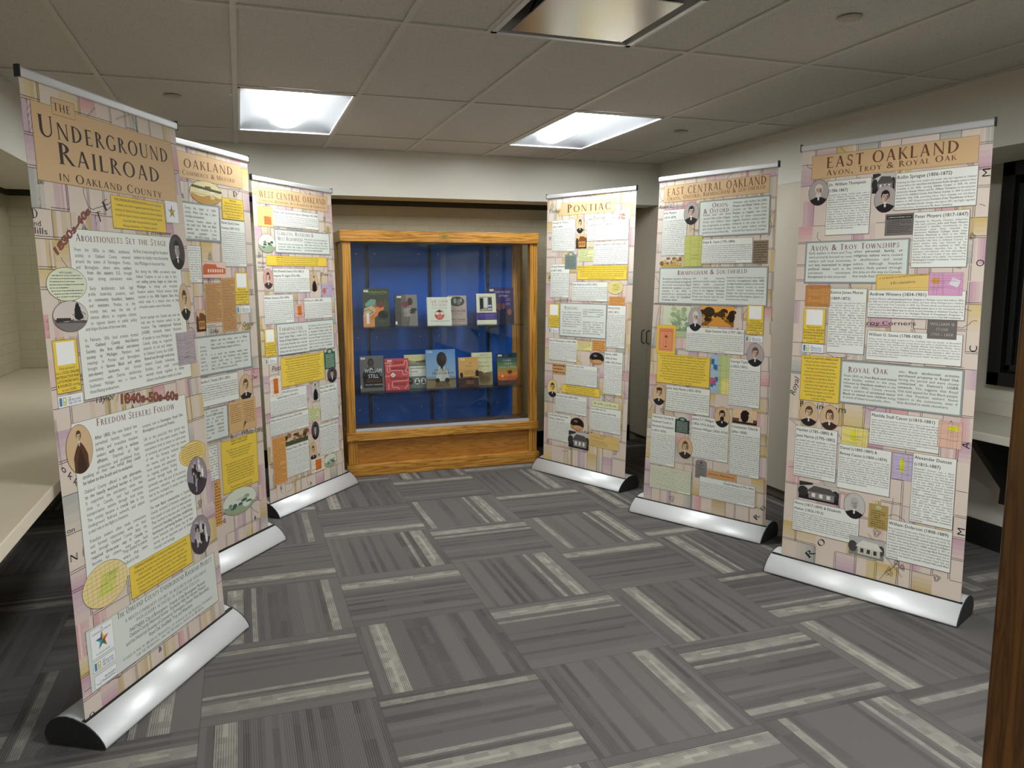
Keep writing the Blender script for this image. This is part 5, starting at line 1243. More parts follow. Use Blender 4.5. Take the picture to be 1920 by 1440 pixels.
  ('a', "two **Black abolitionist activists purchased property in Royal Oak** during the period and were closely **connected to Detroit's UGRR network.** This suggests that Royal Oak held appeal for free Black people and that freedom seekers found support in the community, even if they decided to settle elsewhere.", 527.5, 860.2, 781.6, 1019.5, 9, 'k'),
  ('r', 40.6, 434.6, 259.4, 693.8, 'w', 'k', 1.3),
  ('h', 'Hamlet (1785-1880) &', 46.6, 667.6, 206.8, 14.4, 'l'),
  ('h', 'Jane Harris (1795-1882)', 46.6, 637.6, 206.8, 14.4, 'l'),
  ('a', '', 46.6, 438.6, 253.4, 628.8, 14, 'k'),
  ('o', 'man', 107.1, 758.8, 50.9, 61.6, 's', 'n'),
  ('o', 'woman', 214.2, 754.6, 50.2, 62.9, 's', 'n'),
  ('r', 410.1, 656.2, 718.5, 815.1, 'w', 'k', 1.3),
  ('h', 'Matilda Stull Cason (c1810-1881)', 416.1, 788.9, 296.4, 14.4, 'l'),
  ('a', '', 416.1, 660.2, 712.5, 780.1, 10, 'k'),
  ('p', 'map', 278.0, 630.9, 404.7, 722.1, 'y', 'h'),
  ('p', 'map', 711.1, 690.5, 807.9, 807.2, 'p', 'h'),
  ('r', 268.5, 415.5, 518.9, 635.2, 'w', 'k', 1.3),
  ('h', 'Daniel (c1800-1889) &', 274.5, 610.6, 238.5, 13.4, 'l'),
  ('h', 'Betsey Cason (c1800-c1859)', 274.5, 582.7, 238.5, 13.4, 'l'),
  ('a', 'Daniel and his wife Betsey were enslaved by John Cason in Virginia, who relocated to a Louisiana plantation around 1820. They had two children there before their enslaver moved again to Mississippi where they had two more children. John Cason died in 1838. He **emancipated the family in his will,** specifying they receive legislative confirmation of their freedom. By 1846, Daniel and Betsey bought a farm in Royal Oak. In 1855, Betsey died, and **Daniel married freedom seeker Matilda Stull.** Matilda died in 1881 and Daniel died in 1889. Betsey, Matilda, and Daniel are probably buried in **Royal Oak Cemetery.**', 274.5, 419.5, 512.9, 574.5, 14, 'k'),
  ('p', 'map', 524.9, 510.3, 618.9, 629.9, 'v', 'h'),
  ('r', 612.8, 322.6, 794.8, 645.9, 'w', 'k', 1.3),
  ('h', 'Alexander Duncan', 618.8, 619.7, 170.0, 14.4, 'l'),
  ('h', '(c1815-1887)', 618.8, 589.7, 170.0, 14.4, 'l'),
  ('a', "Alexander Duncan was a Black landowner born in Virginia in 1814, possibly enslaved. He and his wife **Caroline** lived in the Washington DC area before moving to Detroit in the late 1840s. Just as UGRR activity intensified, Duncan became a **trustee of Detroit's Second Baptist Church** and connected to Black abolitionists **George DeBaptiste and William Lambert.** Duncan bought property in Royal Oak around 1850 and from 1852-1875 he frequently relocated back and forth to Detroit. This behavior and his connection to Detroit's UGRR network suggest he may have been sheltering **freedom seekers.** The Duncans are buried in **Elmwood Cemetery in Detroit.**", 618.8, 326.6, 788.8, 580.9, 21, 'k'),
  ('p', 'house', 77.4, 324.6, 279.8, 411.9, 'b'),
  ('r', 49.8, 149.3, 387.2, 312.6, 'w', 'k', 1.3),
  ('h', 'Henry (1817-1899) & Elizabeth', 55.8, 288.0, 325.3, 13.3, 'l'),
  ('h', 'Hamer (1826-1913)', 55.8, 260.3, 325.3, 13.3, 'l'),
  ('a', 'Slaves and Elizabeth Patterson were enslaved in Covington, Kentucky by the **Bruce family.** In 1853, they self-emancipated, changed their names, and escaped via the UGRR. Elizabeth, who was pregnant, waited in Canada for Henry to seek a place to live. He eventually found work and a home in Royal Oak with help from the **Starr family.** The Hamers corresponded with the Bruces, whose letters have survived. They bought property, raised their family, and made their work in Royal Oak. The **Hamer-Flynn-Wilkie Park is named in their honor.** Their burial sites are listed in the UGRR Network to Freedom.', 55.8, 153.3, 381.2, 252.1, 9, 'k'),
  ('o', 'man', 359.8, 339.5, 52.3, 64.3, 'b', 'g'),
  ('p', 'grave', 428.6, 250.7, 518.6, 370.4, 'n'),
  ('r', 518.3, 122.4, 797.6, 313.3, 'w', 'k', 1.3),
  ('h', 'William Dolarson (1808-1889)', 524.3, 287.1, 267.2, 14.4, 'l'),
  ('a', "Born enslaved in Samuel Lewis, William Dolarson fled Mississippi in 1835, worked his way to New York, and started a family. He **briefly assisted the local UGRR network before relocating to Detroit,** where he worked various jobs near **the Second Baptist Church,** while making **Detroit's UGRR network.** In 1851, he purchased a farm in Royal Oak to **encourage Black Detroiters to become landowners there.** Fearing re-enslavement due to the **Fugitive Slave Act,** Dolarson left for Canada in 1850, but had established an important connection between Royal Oak and Detroit that may explain the **growth of Royal Oak's early Black community.**", 524.3, 126.4, 791.6, 278.3, 11, 'k'),
  ('p', 'house', 346.5, 98.7, 509.3, 192.4, 'g'),
  ('s', 'R', 146.7, 15.1, 181.3, 53.9, 33.6, 'k', 's'),
  ('s', 'O', 203.5, 90.2, 231.7, 122.9, 30.1, 'k', 's'),
  ('s', 'M', 846.0, 1843.5, 846.0, 1881.5, 30.0, 'k', 'v'),
  ('s', 'O', 846.8, 1480.7, 846.8, 1510.7, 30.0, 'k', 'v'),
  ('s', 'C', 843.2, 1119.9, 843.2, 1149.9, 30.0, 'k', 'v'),
  ('s', 'A', 840.5, 698.8, 840.5, 728.8, 30.0, 'k', 'v'),
  ('s', 'M', 845.4, 305.2, 845.4, 343.2, 30.0, 'k', 'v'),
  ('s', 'Royal', 25.5, 839.7, 47.3, 932.7, 28.3, 'k', 'i'),
  ('s', 'B     ingham', 55.2, 792.0, 294.9, 786.0, 31.1, 'k', 's'),
 ]),
]
EXPO = 1.47
LCOL = (.965, .98, .98)
LSTR = 14.2
LSTRF = 32.
# ------------------------------------------------------------------ surfaces
WALL = m_wall('wall_paint', '#d0ccc0'); BULK = m_wall('bulkhead_paint', '#d6d2c7')
BRX = m_brick('painted_brick_back', 0, '#c6bfa4'); BRY = m_brick('painted_brick_side', 1, '#cdc5a8')
TILE = m_tile(); GRID = mat('ceiling_grid', '#c8c4be', .6); BLACK = mat('black_rubber', '#0b0b0c', .6)
CARP = m_carpet(); LAM = m_speckle('laminate_counter', '#e2d6c0', '#d0c4ab', 300., .38, .25)
LAMR = m_speckle('laminate_counter_light', '#c9c3b4', '#b8b1a0', 300., .4, .25)
CABM = m_speckle('laminate_cabinet', '#c6beae', '#aea594', 210., .5, .3, .55, 9.)
OAKX = m_oak('oak_long', 'x'); OAKZ = m_oak('oak_upright', 'z', run=.3, wav=.15); OAKP = m_oak('oak_panel', 'x', '#ad742d', '#bd8337', '#946022', .38, 1.3, .5)
WALNUT = m_oak('door_wood', 'z', '#664422', '#785026', '#523213', .5)
ALU = mat('anodised_aluminium', '#d9dadd', .4, .45); ALUW = mat('silver_housing', '#eceef0', .42, .25, .5); DKCAP = mat('charcoal_plastic', '#2c2e2f', .5)
METAL = mat('bracket_black', '#080808', .45); HANDLE = mat('bronze_pull', '#3a342a', .4, .7); STD = mat('shelf_standard', '#3b3f38', .45, .6)
BLUE = mat('blue_backing', '#0b4a9e', .5, spec=.4); g_ = NT(BLUE); n_ = g_.noise(g_.pos(), 2.6, 3.); g_.base(g_.mix(n_, '#0d4cac', '#1b6ad2'))
GLASS = m_glass('clear_glass', (.975, .985, .98)); SHELFG = m_glass('shelf_glass', (.80, .9, .88)); CASEFL = m_oak('case_floor', 'x', '#6b5140', '#7b604c', '#574030', .45)
WHITE = mat('white_enamel', '#e9eaea', .5); LEDGE = mat('case_track', '#c9ccd2', .35, .3)
LENS = mat('lamp_lens', '#ffffff', .5, emit=LCOL, estr=LSTR); LENSF = mat('lamp_lens_unseen', '#ffffff', .5, emit=LCOL, estr=LSTRF)
REFL = mat('troffer_reflector', '#85888c', .5)
BRASS = mat('brass_plate', '#c7a75a', .3, .9); PLAQ = mat('brushed_aluminium', '#c4c2bd', .22, .95); VENTD = mat('vent_housing', '#8f8c87', .4, .35)
SLOTSHADE = mat('slot_shade', '#3d3724', .7); WNIGHT = mat('night_window', '#05070b', .08, spec=.5); PAPER = mat('book_pages', '#ddd6c4', .8)
SPR = mat('sprinkler_cover', '#aaa396', .5); VINYLB = mat('banner_back', '#b9b9b6', .6)

# ------------------------------------------------------------------ room
YB, YF, XL, XR = 6.5, -4.5, -1.534, 3.95
struct(MB().box(XL-.1, XR+.1, YF-.1, YB+.1, -.1, 0.), 'floor', CARP)
struct(MB().box(XL-.1, XR+.1, YB, YB+.12, 0, 2.7), 'wall_back', BRX)
struct(MB().box(XL-.12, XL, YF, YB, 0, 2.7), 'wall_left', BRY)
struct(MB().box(XR, XR+.12, YF, YB, 0, 2.7), 'wall_right', WALL)
struct(MB().box(XL-.1, XR+.1, YF-.12, YF, 0, 2.7), 'wall_front', WALL)
struct(MB().box(-1.04, 3.42, 6.03, 6.31, 2.139, 2.62), 'wall_back_bulkhead', BULK)
struct(MB().box(-1.49, -1.04, YF, 6.31, 2.139, 2.62), 'wall_left_bulkhead', BULK)
struct(MB().box(3.42, XR, YF, 6.31, 2.137, 2.62), 'wall_right_bulkhead', BULK)
struct(MB().box(XL, 3.42, 6.47, YB, 2.112, 2.62), 'dark_strip_1', SLOTSHADE)  # dark strips colour in the shaded slot between bulkhead and brick
struct(MB().box(XL, -1.50, YF, 6.47, 2.112, 2.62), 'dark_strip_2', SLOTSHADE)
struct(MB().box(XL, 3.42, 6.488, YB, 0, .147), 'baseboard_back', BLACK)
struct(MB().box(3.938, XR, YF, 3.34, 0, .148), 'baseboard_right', BLACK)
struct(MB().box(XL, XL+.012, YF, 6.488, 0, .147), 'baseboard_left', BLACK)

# ceiling: lay-in tiles and grid, with openings where fixtures drop in
GX0, GY0, TX, TY = .0215, 3.0408, .6096, 1.2192
LIGHTS = [(0, 1), (3, 1), (2, -2), (0, -5), (3, -5)]  # last three are unseen, put in to light the near room
cl = MB()
rows = [(GY0+TY*j, GY0+TY*(j+1), j) for j in range(-7, 3)]
def cols(j):
    xs = [GX0+TX*k for k in range(-3, 8)]
    if j == -1: xs = [GX0-2*TX, GX0-TX, GX0, GX0+TX, .960, 1.570, GX0+3*TX, GX0+4*TX, GX0+5*TX, GX0+6*TX]
    return xs
hw = .012
for y0, y1, j in rows:
    ya, yb = max(y0, YF), min(y1, 6.035)
    if yb <= ya: continue
    xs = cols(j)
    for a, b in zip(xs, xs[1:]):
        xa, xb = max(a, -1.05), min(b, 3.43)
        if xb <= xa: continue
        if any(abs(a-(GX0+TX*k)) < .01 and jj == j for k, jj in LIGHTS): continue
        if j == -1 and abs(a-.96) < .01: cl.box(xa+hw, xb-hw, ya+hw, 2.43-hw, 2.482, 2.5); cl.box(xa, xb, 2.43-hw, 2.43+hw, 2.4745, 2.484, mi=1); continue
        cl.box(xa+hw-.002, xb-hw+.002, ya+hw-.002, yb-hw+.002, 2.481, 2.5)
    for x in xs:
        if -1.03 < x < 3.41: cl.box(x-hw, x+hw, ya, yb, 2.475, 2.48, mi=1)
    if ya > YF: cl.box(-1.04, 3.42, ya-hw, ya+hw, 2.4746, 2.4802, mi=1)
cl.box(-1.04, -1.018, YF, 6.03, 2.4742, 2.48, mi=1); cl.box(3.398, 3.42, YF, 6.03, 2.4742, 2.48, mi=1); cl.box(-1.04, 3.42, 6.01, 6.03, 2.4741, 2.48, mi=1)
cl.box(XL, XR, YF, YB, 2.62, 2.7)
struct(cl, 'ceiling', [TILE, GRID])

def troffer(k, j, label):
    x0, x1 = GX0+TX*k+.013, GX0+TX*(k+1)-.013; y0, y1 = GY0+TY*j+.013, GY0+TY*(j+1)-.013; xc = (x0+x1)/2; yc = (y0+y1)/2
    t = thing('ceiling_light', label, 'ceiling light', (xc, yc, H_CEIL), 0, 'recessed ceiling lights')
    a, b = (x1-x0)/2, (y1-y0)/2
    f = MB()
    for s_ in (-1, 1): f.box(min(s_*a, s_*(a-.012)), max(s_*a, s_*(a-.012)), -b, b, -.004, .01); f.box(-a, a, min(s_*b, s_*(b-.012)), max(s_*b, s_*(b-.012)), -.004, .01)
    f.build('frame', WHITE, t)
    r = MB(); bm = r.bm; n = 9; ends = ((-b+.012, 0), (-b+.16, 1), (b-.16, 1), (b-.012, 0))
    for s_ in (-1, 1):
        rings = []
        for y, up in ends:
            ring = []
            for i in range(n+1):
                u = i/n; x = s_*((a-.012)-(a-.012-.10)*u); z = .004+.085*math.sin(u*PI/2)**.9*(1 if up else .0)
                ring.append(bm.verts.new((x, y, z)))
            rings.append(ring)
        for A, B in zip(rings, rings[1:]):
            for i in range(n):
                q = bm.faces.new((A[i], A[i+1], B[i+1], B[i])); q.smooth = True
    rings = [[bm.verts.new((x, y, .004+.086*up)) for x in (-.10, .10)] for y, up in ends]
    for A, B in zip(rings, rings[1:]): bm.faces.new((A[0], A[1], B[1], B[0]))
    me = bpy.data.meshes.new('reflector'); bm.to_mesh(me); bm.free(); me.materials.append(REFL); o = bpy.data.objects.new('reflector', me); link(o, t)
    l = MB(); pts = [(.105*math.cos(q), .088-.080*math.sin(q)) for q in [PI*i/14 for i in range(15)]]
    l.prism(pts, 'y', -b+.10, b-.10, smooth=True); l.build('lens', LENS if j == 1 else LENSF, t)
    return t
lab = {0: 'glowing recessed ceiling light nearer the left wall, above the left banners', 1: 'glowing recessed ceiling light towards the right, above the banner headed PONTIAC',
       2: 'single unseen recessed ceiling light over the near carpet, beyond the top of the view', 3: 'unseen ceiling light added far behind the viewer, left of its pair', 4: 'unseen ceiling light added far behind the viewer, right of its pair'}
for i, (k, j) in enumerate(LIGHTS): troffer(k, j, lab[i])

# plaque air diffuser
v = thing('ceiling_vent', 'square brushed metal air diffuser set in the ceiling at the top edge', 'ceiling vent', (1.265, 2.736, H_CEIL))
r = .30
m = MB()
for s_ in (-1, 1): m.box(min(s_*r, s_*(r-.022)), max(s_*r, s_*(r-.022)), -r, r, -.003, .008); m.box(-r, r, min(s_*r, s_*(r-.022)), max(s_*r, s_*(r-.022)), -.003, .008)
m.build('frame', ALU, v)
m = MB(); bm = m.bm; R1 = [bm.verts.new((x*(r-.02), y*(r-.02), .004)) for x, y in ((-1, -1), (1, -1), (1, 1), (-1, 1))]; R2 = [bm.verts.new((x*.17, y*.17, .11)) for x, y in ((-1, -1), (1, -1), (1, 1), (-1, 1))]
for i in range(4): bm.faces.new((R1[i], R1[(i+1) % 4], R2[(i+1) % 4], R2[i]))
bm.faces.new(R2); me = bpy.data.meshes.new('housing'); bm.to_mesh(me); bm.free(); me.materials.append(VENTD); link(bpy.data.objects.new('housing', me), v)
m = MB(); m.box(-.235, .235, -.235, .235, -.006, .0, .002); m.build('plaque', PLAQ, v)
for x in (-.2, .2):
    for y in (-.2, .2): MB().tube([(x, y, .0), (x*.8, y*.8, .1)], .004, 6).build('hanger', METAL, v)
for i, (x, y, lb) in enumerate(((-.291, 4.593, 'round sprinkler cover on the ceiling left of the left ceiling light'), (2.78, 4.632, 'round sprinkler cover on the ceiling right of the right ceiling light'),
                 (2.168, 2.452, 'round sprinkler cover on the ceiling right of the metal air diffuser'))):
    o = MB().lathe([(.0, 0), (.030, 0), (.042, .004), (.044, .008), (.03, .012), (.0, .012)][1:-1], (0, 0, -.006)).build('sprinkler_cover', SPR, None, (x, y, H_CEIL)); tag(o, lb, 'sprinkler', 'ceiling sprinkler covers')
o = MB().lathe([(.006, 0), (.008, .004), (.006, .008)], (0, 0, -.006), 12).build('ceiling_hook', WHITE, None, (.0, 4.45, H_CEIL)); tag(o, 'tiny white fastener on the ceiling tile left of the left ceiling light', 'hook')

# ------------------------------------------------------------------ worktops
t = thing('worktop', 'long cream laminate worktop along the left brick wall', 'worktop', (0, 0, 0))
MB().box(XL+.003, -.589, -1.5, 6.487, .836, .879, .003).build('counter_slab', LAM, t)
for y in (-1., .6, 2.2, 3.8, 5.4):
    m = MB().prism([(XL+.014, .834), (-.95, .834), (-.95, .79), (XL+.05, .42), (XL+.014, .42)], 'y', y, y+.035); m.build('bracket', METAL, t)
t = thing('worktop', 'light laminate worktop below the dark window on the right wall', 'worktop', (0, 0, 0))
MB().box(3.42, XR-.003, -1.5, 3.345, .727, .769, .003).build('counter_slab', LAMR, t)
MB().box(XR-.022, XR-.003, -1.5, 3.345, .7695, .845, .002).build('backsplash', LAMR, t)
for y in (3.0, 1.8, .6, -.6):
    m = MB().prism([(XR-.003, .726), (3.55, .726), (3.60, .69), (XR-.07, .38), (XR-.075, .297), (XR-.003, .297)], 'y', y, y+.045); m.build('bracket', METAL, t)

# window at night
w = MB(); wy0, wy1, wz0, wz1 = 1.3, 3.205, .936, 2.136
for a, b, c, d in ((wy0, wy1, wz0, wz0+.075), (wy0, wy1, wz1-.075, wz1), (wy0, wy0+.075, wz0, wz1), (wy1-.075, wy1, wz0, wz1)): w.box(3.905, XR, a, b, c, d, .004)
for a, b, c, d in ((wy0+.09, wy1-.09, wz0+.09, wz0+.12), (wy0+.09, wy1-.09, wz1-.12, wz1-.09), (wy1-.12, wy1-.09, wz0+.09, wz1-.09), (2.2, 2.25, wz0+.07, wz1-.07)): w.box(3.925, XR, a, b, c, d, .003)
wf = w.build('window_1', METAL); wf['kind'] = 'structure'
MB().box(3.94, 3.945, wy0+.07, wy1-.07, wz0+.07, wz1-.07).build('pane', WNIGHT, wf)

# open wooden door leaf, seen edge-on at the right of the view
d = MB().box(0, .9, -.022, .022, .006, 2.08, .003).build('door_1', WALNUT); d.location = (.845, .652, 0); d.rotation_euler = (0, 0, math.radians(-62)); d['kind'] = 'structure'
m = MB()
for s_ in (-1, 1): m.tube([(.83, s_*.022, 1.), (.83, s_*.065, 1.), (.72, s_*.068, 1.)], .009, 10)
m.build('door_handle', ALU, d)

# ------------------------------------------------------------------ tall cabinets on the right
def cabinet(y0, y1, label, seam):
    yc = (y0+y1)/2; h = (y1-y0)/2
    t = thing('tall_cabinet', label, 'cabinet', (3.42, yc, 0), 0, 'tall laminate cabinets along the right wall')
    MB().box(.022, .52, -h+.001, h-.001, .09, 2.1365).build('body', CABM, t)
    MB().box(.072, .5, -h+.001, h-.001, 0.002, .089).build('toe_kick', mat('toe_kick', '#7c7464', .6), t)
    for s_ in (-1, 1):
        a, b = ((-h+.002, seam-yc-.0015) if s_ < 0 else (seam-yc+.0015, h-.002))
        dr = MB().box(0, .02, a, b, .09, 2.1365, .0015).build('door', CABM, t)
        y = seam-yc+s_*.045
        hd = MB().tube([(0, y, .94), (-.022, y, .946), (-.03, y, .955), (-.03, y, 1.045), (-.022, y, 1.054), (0, y, 1.06)], .0045, 8); hd.build('handle', HANDLE, dr)
cabinet(5.785, 6.485, 'tall grey-beige cabinet in the far right corner with two bronze pulls, seen between two banners', 6.185)
cabinet(4.985, 5.785, 'tall grey-beige cabinet hidden mostly behind the banner headed EAST CENTRAL OAKLAND', 5.385)
cabinet(4.165, 4.985, 'tall beige cabinet seen between the two right-hand banners', 4.575)
cabinet(3.35, 4.165, 'tall beige cabinet behind the banner headed EAST OAKLAND', 3.76)

# ------------------------------------------------------------------ oak display case
DC = thing('display_case', 'oak display case with sliding glass doors and blue back against the brick wall', 'display case', (0, 0, 0))
fy = 5.97
MB().box(.712, 2.292, 5.945, 6.42, 1.799, 1.882, .003).build('top_board', OAKX, DC)
for x0, x1 in ((.727, .793), (2.222, 2.287)):
    MB().box(x0, x1, fy, fy+.05, .346, 1.798, .002).build('post', OAKZ, DC)
MB().box(2.195, 2.287, 6.33, 6.41, .346, 1.798, .002).build('post', OAKZ, DC); MB().box(.727, .80, 6.33, 6.41, .346, 1.798, .002).build('post', OAKZ, DC)
MB().box(.722, 2.295, 5.955, 6.03, .281, .345, .003).build('bottom_rail', OAKX, DC)
for x0, x1 in ((.73, .80), (2.215, 2.285)): MB().box(x0, x1, fy, fy+.05, .094, .280, .002).build('base_post', OAKZ, DC)
MB().box(.801, 2.214, 5.995, 6.01, .094, .280).build('base_panel', OAKP, DC)
MB().box(.73, .745, 6.021, 6.41, .094, .345).build('base_side', OAKX, DC); MB().box(2.27, 2.285, 6.021, 6.41, .094, .345).build('base_side', OAKX, DC)
MB().box(.716, 2.30, 5.948, 6.42, .001, .093, .004).build('plinth', OAKX, DC)
MB().box(.746, 2.269, 6.031, 6.41, .328, .345).build('case_floor', CASEFL, DC)
MB().box(.794, 2.221, 5.985, 6.02, .346, .368, .002).build('door_track', LEDGE, DC)
bp = MB(); bp.box(.80, 2.195, 6.335, 6.345, .346, 1.798)
bp = bp.build('back_panel', BLUE, DC)
for z in (.46, 1.05, 1.72):
    for x in (.88, 1.03, 1.39, 1.55, 1.90, 2.06): MB().box(x-.004, x+.004, 6.3325, 6.335, z-.004, z+.004, .0012).build('screw', ALU, bp)
for x in (.967, 1.478, 1.976):
    sm = MB()
    for s_ in (-1, 1): sm.box(x-.011 if s_ < 0 else x+.005, x-.005 if s_ < 0 else x+.011, 6.318, 6.334, .35, 1.79)
    for i in range(36): sm.box(x-.005, x+.005, 6.32, 6.334, .36+i*.04, .375+i*.04)
    sm.build('shelf_standard', STD, DC)
for a, b, y in ((.795, 1.53, 5.993), (1.49, 2.22, 6.007)): MB().box(a, b, y, y+.005, .3685, 1.798).build('glass_door', GLASS, DC)
for x in (.735, 2.278): MB().box(x, x+.005, 6.021, 6.329, .346, 1.798).build('side_glass', GLASS, DC)
for z in (1.149, .640): MB().box(.80, 2.19, 6.035, 6.30, z-.009, z, .001).build('glass_shelf', SHELFG, DC)
for z in (1.138, .629):
    for x in (.967, 1.478, 1.976): MB().prism([(6.318, z+.002), (6.05, z+.002), (6.05, z-.004), (6.318, z-.045)], 'x', x-.002, x+.002).build('shelf_bracket', STD, DC)
pl = MB().box(1.472, 1.545, 5.942, 5.945, 1.829, 1.861, .0008).build('name_plate', BRASS, DC)
pk = MB()
for i, wd in enumerate((.04, .05, .03)): pk.box(1.5085-wd/2, 1.5085+wd/2, 5.9412, 5.942, 1.851-i*.008, 1.853-i*.008)
pk.build('engraving', METAL, pl)

# ------------------------------------------------------------------ books
def book(label, x0, x1, z0, z1, y, art, spine='#222222', th=.024, lean=7., grp='library books on the upper glass shelf'):
    W, Hh = (x1-x0)*1000, (z1-z0)*1000
    t = thing('book', label, 'book', ((x0+x1)/2, y, z0+.0015), 0, grp); t.rotation_euler = (math.radians(-lean), 0, 0)
    s = Sheet(W, Hh, 400.); s.z = .05; art(s, W, Hh)
    def fn(u, v_, w_): return np.column_stack([u/1000-W/2000, -w_/1000-.0005, v_/1000])
    s.build('cover', fn, .35, t, .3, mat('cover_board', '#5a5654', .6))
    w = W/2000
    sm = mat('spine_'+spine.strip('#'), spine, .45)
    MB().box(-w, -w+.003, 0, th, 0, Hh/1000, .0008).build('spine', sm, t); MB().box(-w, w, th, th+.002, 0, Hh/1000, .0006).build('back_cover', sm, t)
    MB().box(-w+.0035, w-.004, .0005, th-.0005, .003, Hh/1000-.003).build('page_block', PAPER, t)
def txt(s, t, u, v_, w, cap, col, font='b'):
    s.z += .05; gl = s.glyphs(t, font == 'b', 'r' if font == 'b' else font, 2); s.run(gl, u, v_, cap, w/s.width(gl, cap, 1.), col)
def stick(s, W, H, dx=.06): s.z += .05; s.rect(W*dx, H*.90, W*dx+34, H*.955, '#eceae4'); s.z += .05; s.scrib(W*dx+6, H*.915, W*dx+29, H*.94, 1, '#333333', 3.4)
def a_u1(s, W, H):
    s.rect(0, 0, W, H, '#3a4438'); s.z += .05; s.rect(0, 0, W*.42, H*.3, '#d9955a'); s.poly([(W*.3, H*.15), (W*.8, H*.45), (W*.95, H*.52), (W*.6, H*.6), (W*.2, H*.45)], '#d97f3c')
    s.z += .05; s.poly([(0, H*.25), (W*.3, H*.28), (W*.5, H*.42), (W*.35, H*.55), (W*.05, H*.48)], '#c9b086')
    s.ell(W*.66, H*.58, W*.14, H*.09, '#6b3a34'); s.ell(W*.5, H*.56, W*.07, H*.06, '#8a5646'); s.poly([(W*.08, H*.6), (W*.3, H*.72), (W*.5, H*.7), (W*.45, H*.55), (W*.1, H*.52)], '#6f9c8a')
    s.z += .05; s.line([(W*.05, H*.4), (W*.2, H*.46), (W*.38, H*.38), (W*.25, H*.33), (W*.1, H*.36)], 4, '#5a4434'); s.ell(W*.75, H*.3, W*.2, H*.12, '#161a1c'); s.ell(W*.86, H*.5, W*.08, H*.2, '#4a5040')
    s.z += .05; s.rect(W*.12, H*.08, W*.22, H*.36, '#e6e2ea')
    txt(s, 'The Patchwork Path', W*.14, H*.875, W*.8, 17, '#a9a860', 'r'); txt(s, 'A Quilt Map to Freedom', W*.25, H*.835, W*.58, 7, '#8c8c5a', 'r'); stick(s, W, H, .05)
    s.scrib(W*.62, H*.1, W*.9, H*.24, 3, '#6f6c4c', 2.)
def a_u2(s, W, H):
    s.rect(0, 0, W, H, '#86807c'); s.z += .05; s.rect(0, 0, W*.28, H, '#4a4846'); s.poly([(W*.28, 0), (W*.55, 0), (W*.5, H), (W*.28, H)], '#67625e'); s.z += .05
    s.ell(W*.68, H*.78, W*.12, H*.12, '#3f3838'); s.ell(W*.84, H*.52, W*.14, H*.05, '#3a3434'); s.ell(W*.75, H*.45, W*.16, H*.06, '#3a3434'); s.ell(W*.48, H*.7, W*.2, H*.08, '#7d3a3e'); s.line([(W*.55, 0), (W*.62, H*.3)], 14, '#5c5752')
    for i, (t_, w_) in enumerate((('FORWARD', .34), ('HERE', .28), ('FREEDOM', .32), ('TO RIDE', .3), ('IN FAITH', .32), ('MEN', .3))): txt(s, t_, W*(.36+.005*i), H*(.53-.045*i), W*w_, 8, '#efece8')
    stick(s, W, H, .1); s.rect(0, H*.05, W*.08, H*.15, '#e9e6e2')
def a_u3(s, W, H):
    s.rect(0, 0, W, H, '#dfe3d6'); txt(s, 'SHE CAME', W*.14, H*.80, W*.76, 21, '#b98a7a', 's'); txt(s, 'TO SLAY', W*.18, H*.68, W*.66, 20, '#b98a7a', 's'); txt(s, 'THE LIFE AND TIMES OF HARRIET TUBMAN', W*.16, H*.6, W*.7, 4.5, '#5a7a70')
    s.z += .05; s.ell(W*.5, H*.37, W*.2, H*.175, '#c2453f', 30); s.z += .05; s.ell(W*.42, H*.42, W*.1, H*.05, '#ece6d4'); s.ell(W*.6, H*.42, W*.09, H*.05, '#ece6d4'); s.ell(W*.5, H*.5, W*.055, H*.055, '#4a2620'); s.poly([(W*.38, H*.24), (W*.62, H*.24), (W*.56, H*.42), (W*.45, H*.42)], '#d8706a')
    txt(s, 'ERICA ARMSTRONG DUNBAR', W*.12, H*.14, W*.78, 6, '#4a4a46'); stick(s, W, H, .08)
def a_u4(s, W, H):
    s.rect(0, 0, W, H, '#b3a39c'); s.z += .05; s.ell(W*.5, H*.8, W*.4, H*.17, '#2f3533', 30); s.z += .05; s.ell(W*.4, H*.82, W*.08, H*.1, '#8a9088', 8); s.ell(W*.6, H*.78, W*.1, H*.11, '#6a736c', 8); s.ell(W*.72, H*.84, W*.05, H*.08, '#a4a89e', 8)
    txt(s, 'GATEWAY TO', W*.2, H*.56, W*.6, 6, '#6a5248', 's'); txt(s, 'FREEDOM', W*.09, H*.43, W*.84, 20, '#33231f', 's'); txt(s, 'THE HIDDEN HISTORY OF THE', W*.2, H*.375, W*.6, 4, '#5a4640'); txt(s, 'UNDERGROUND RAILROAD', W*.22, H*.34, W*.56, 4, '#5a4640')
    txt(s, 'ERIC FONER', W*.13, H*.15, W*.78, 11, '#3a2824'); s.z += .05; s.rect(W*.08, H*.1, W*.94, H*.11, '#6a5248'); stick(s, W, H, .03)
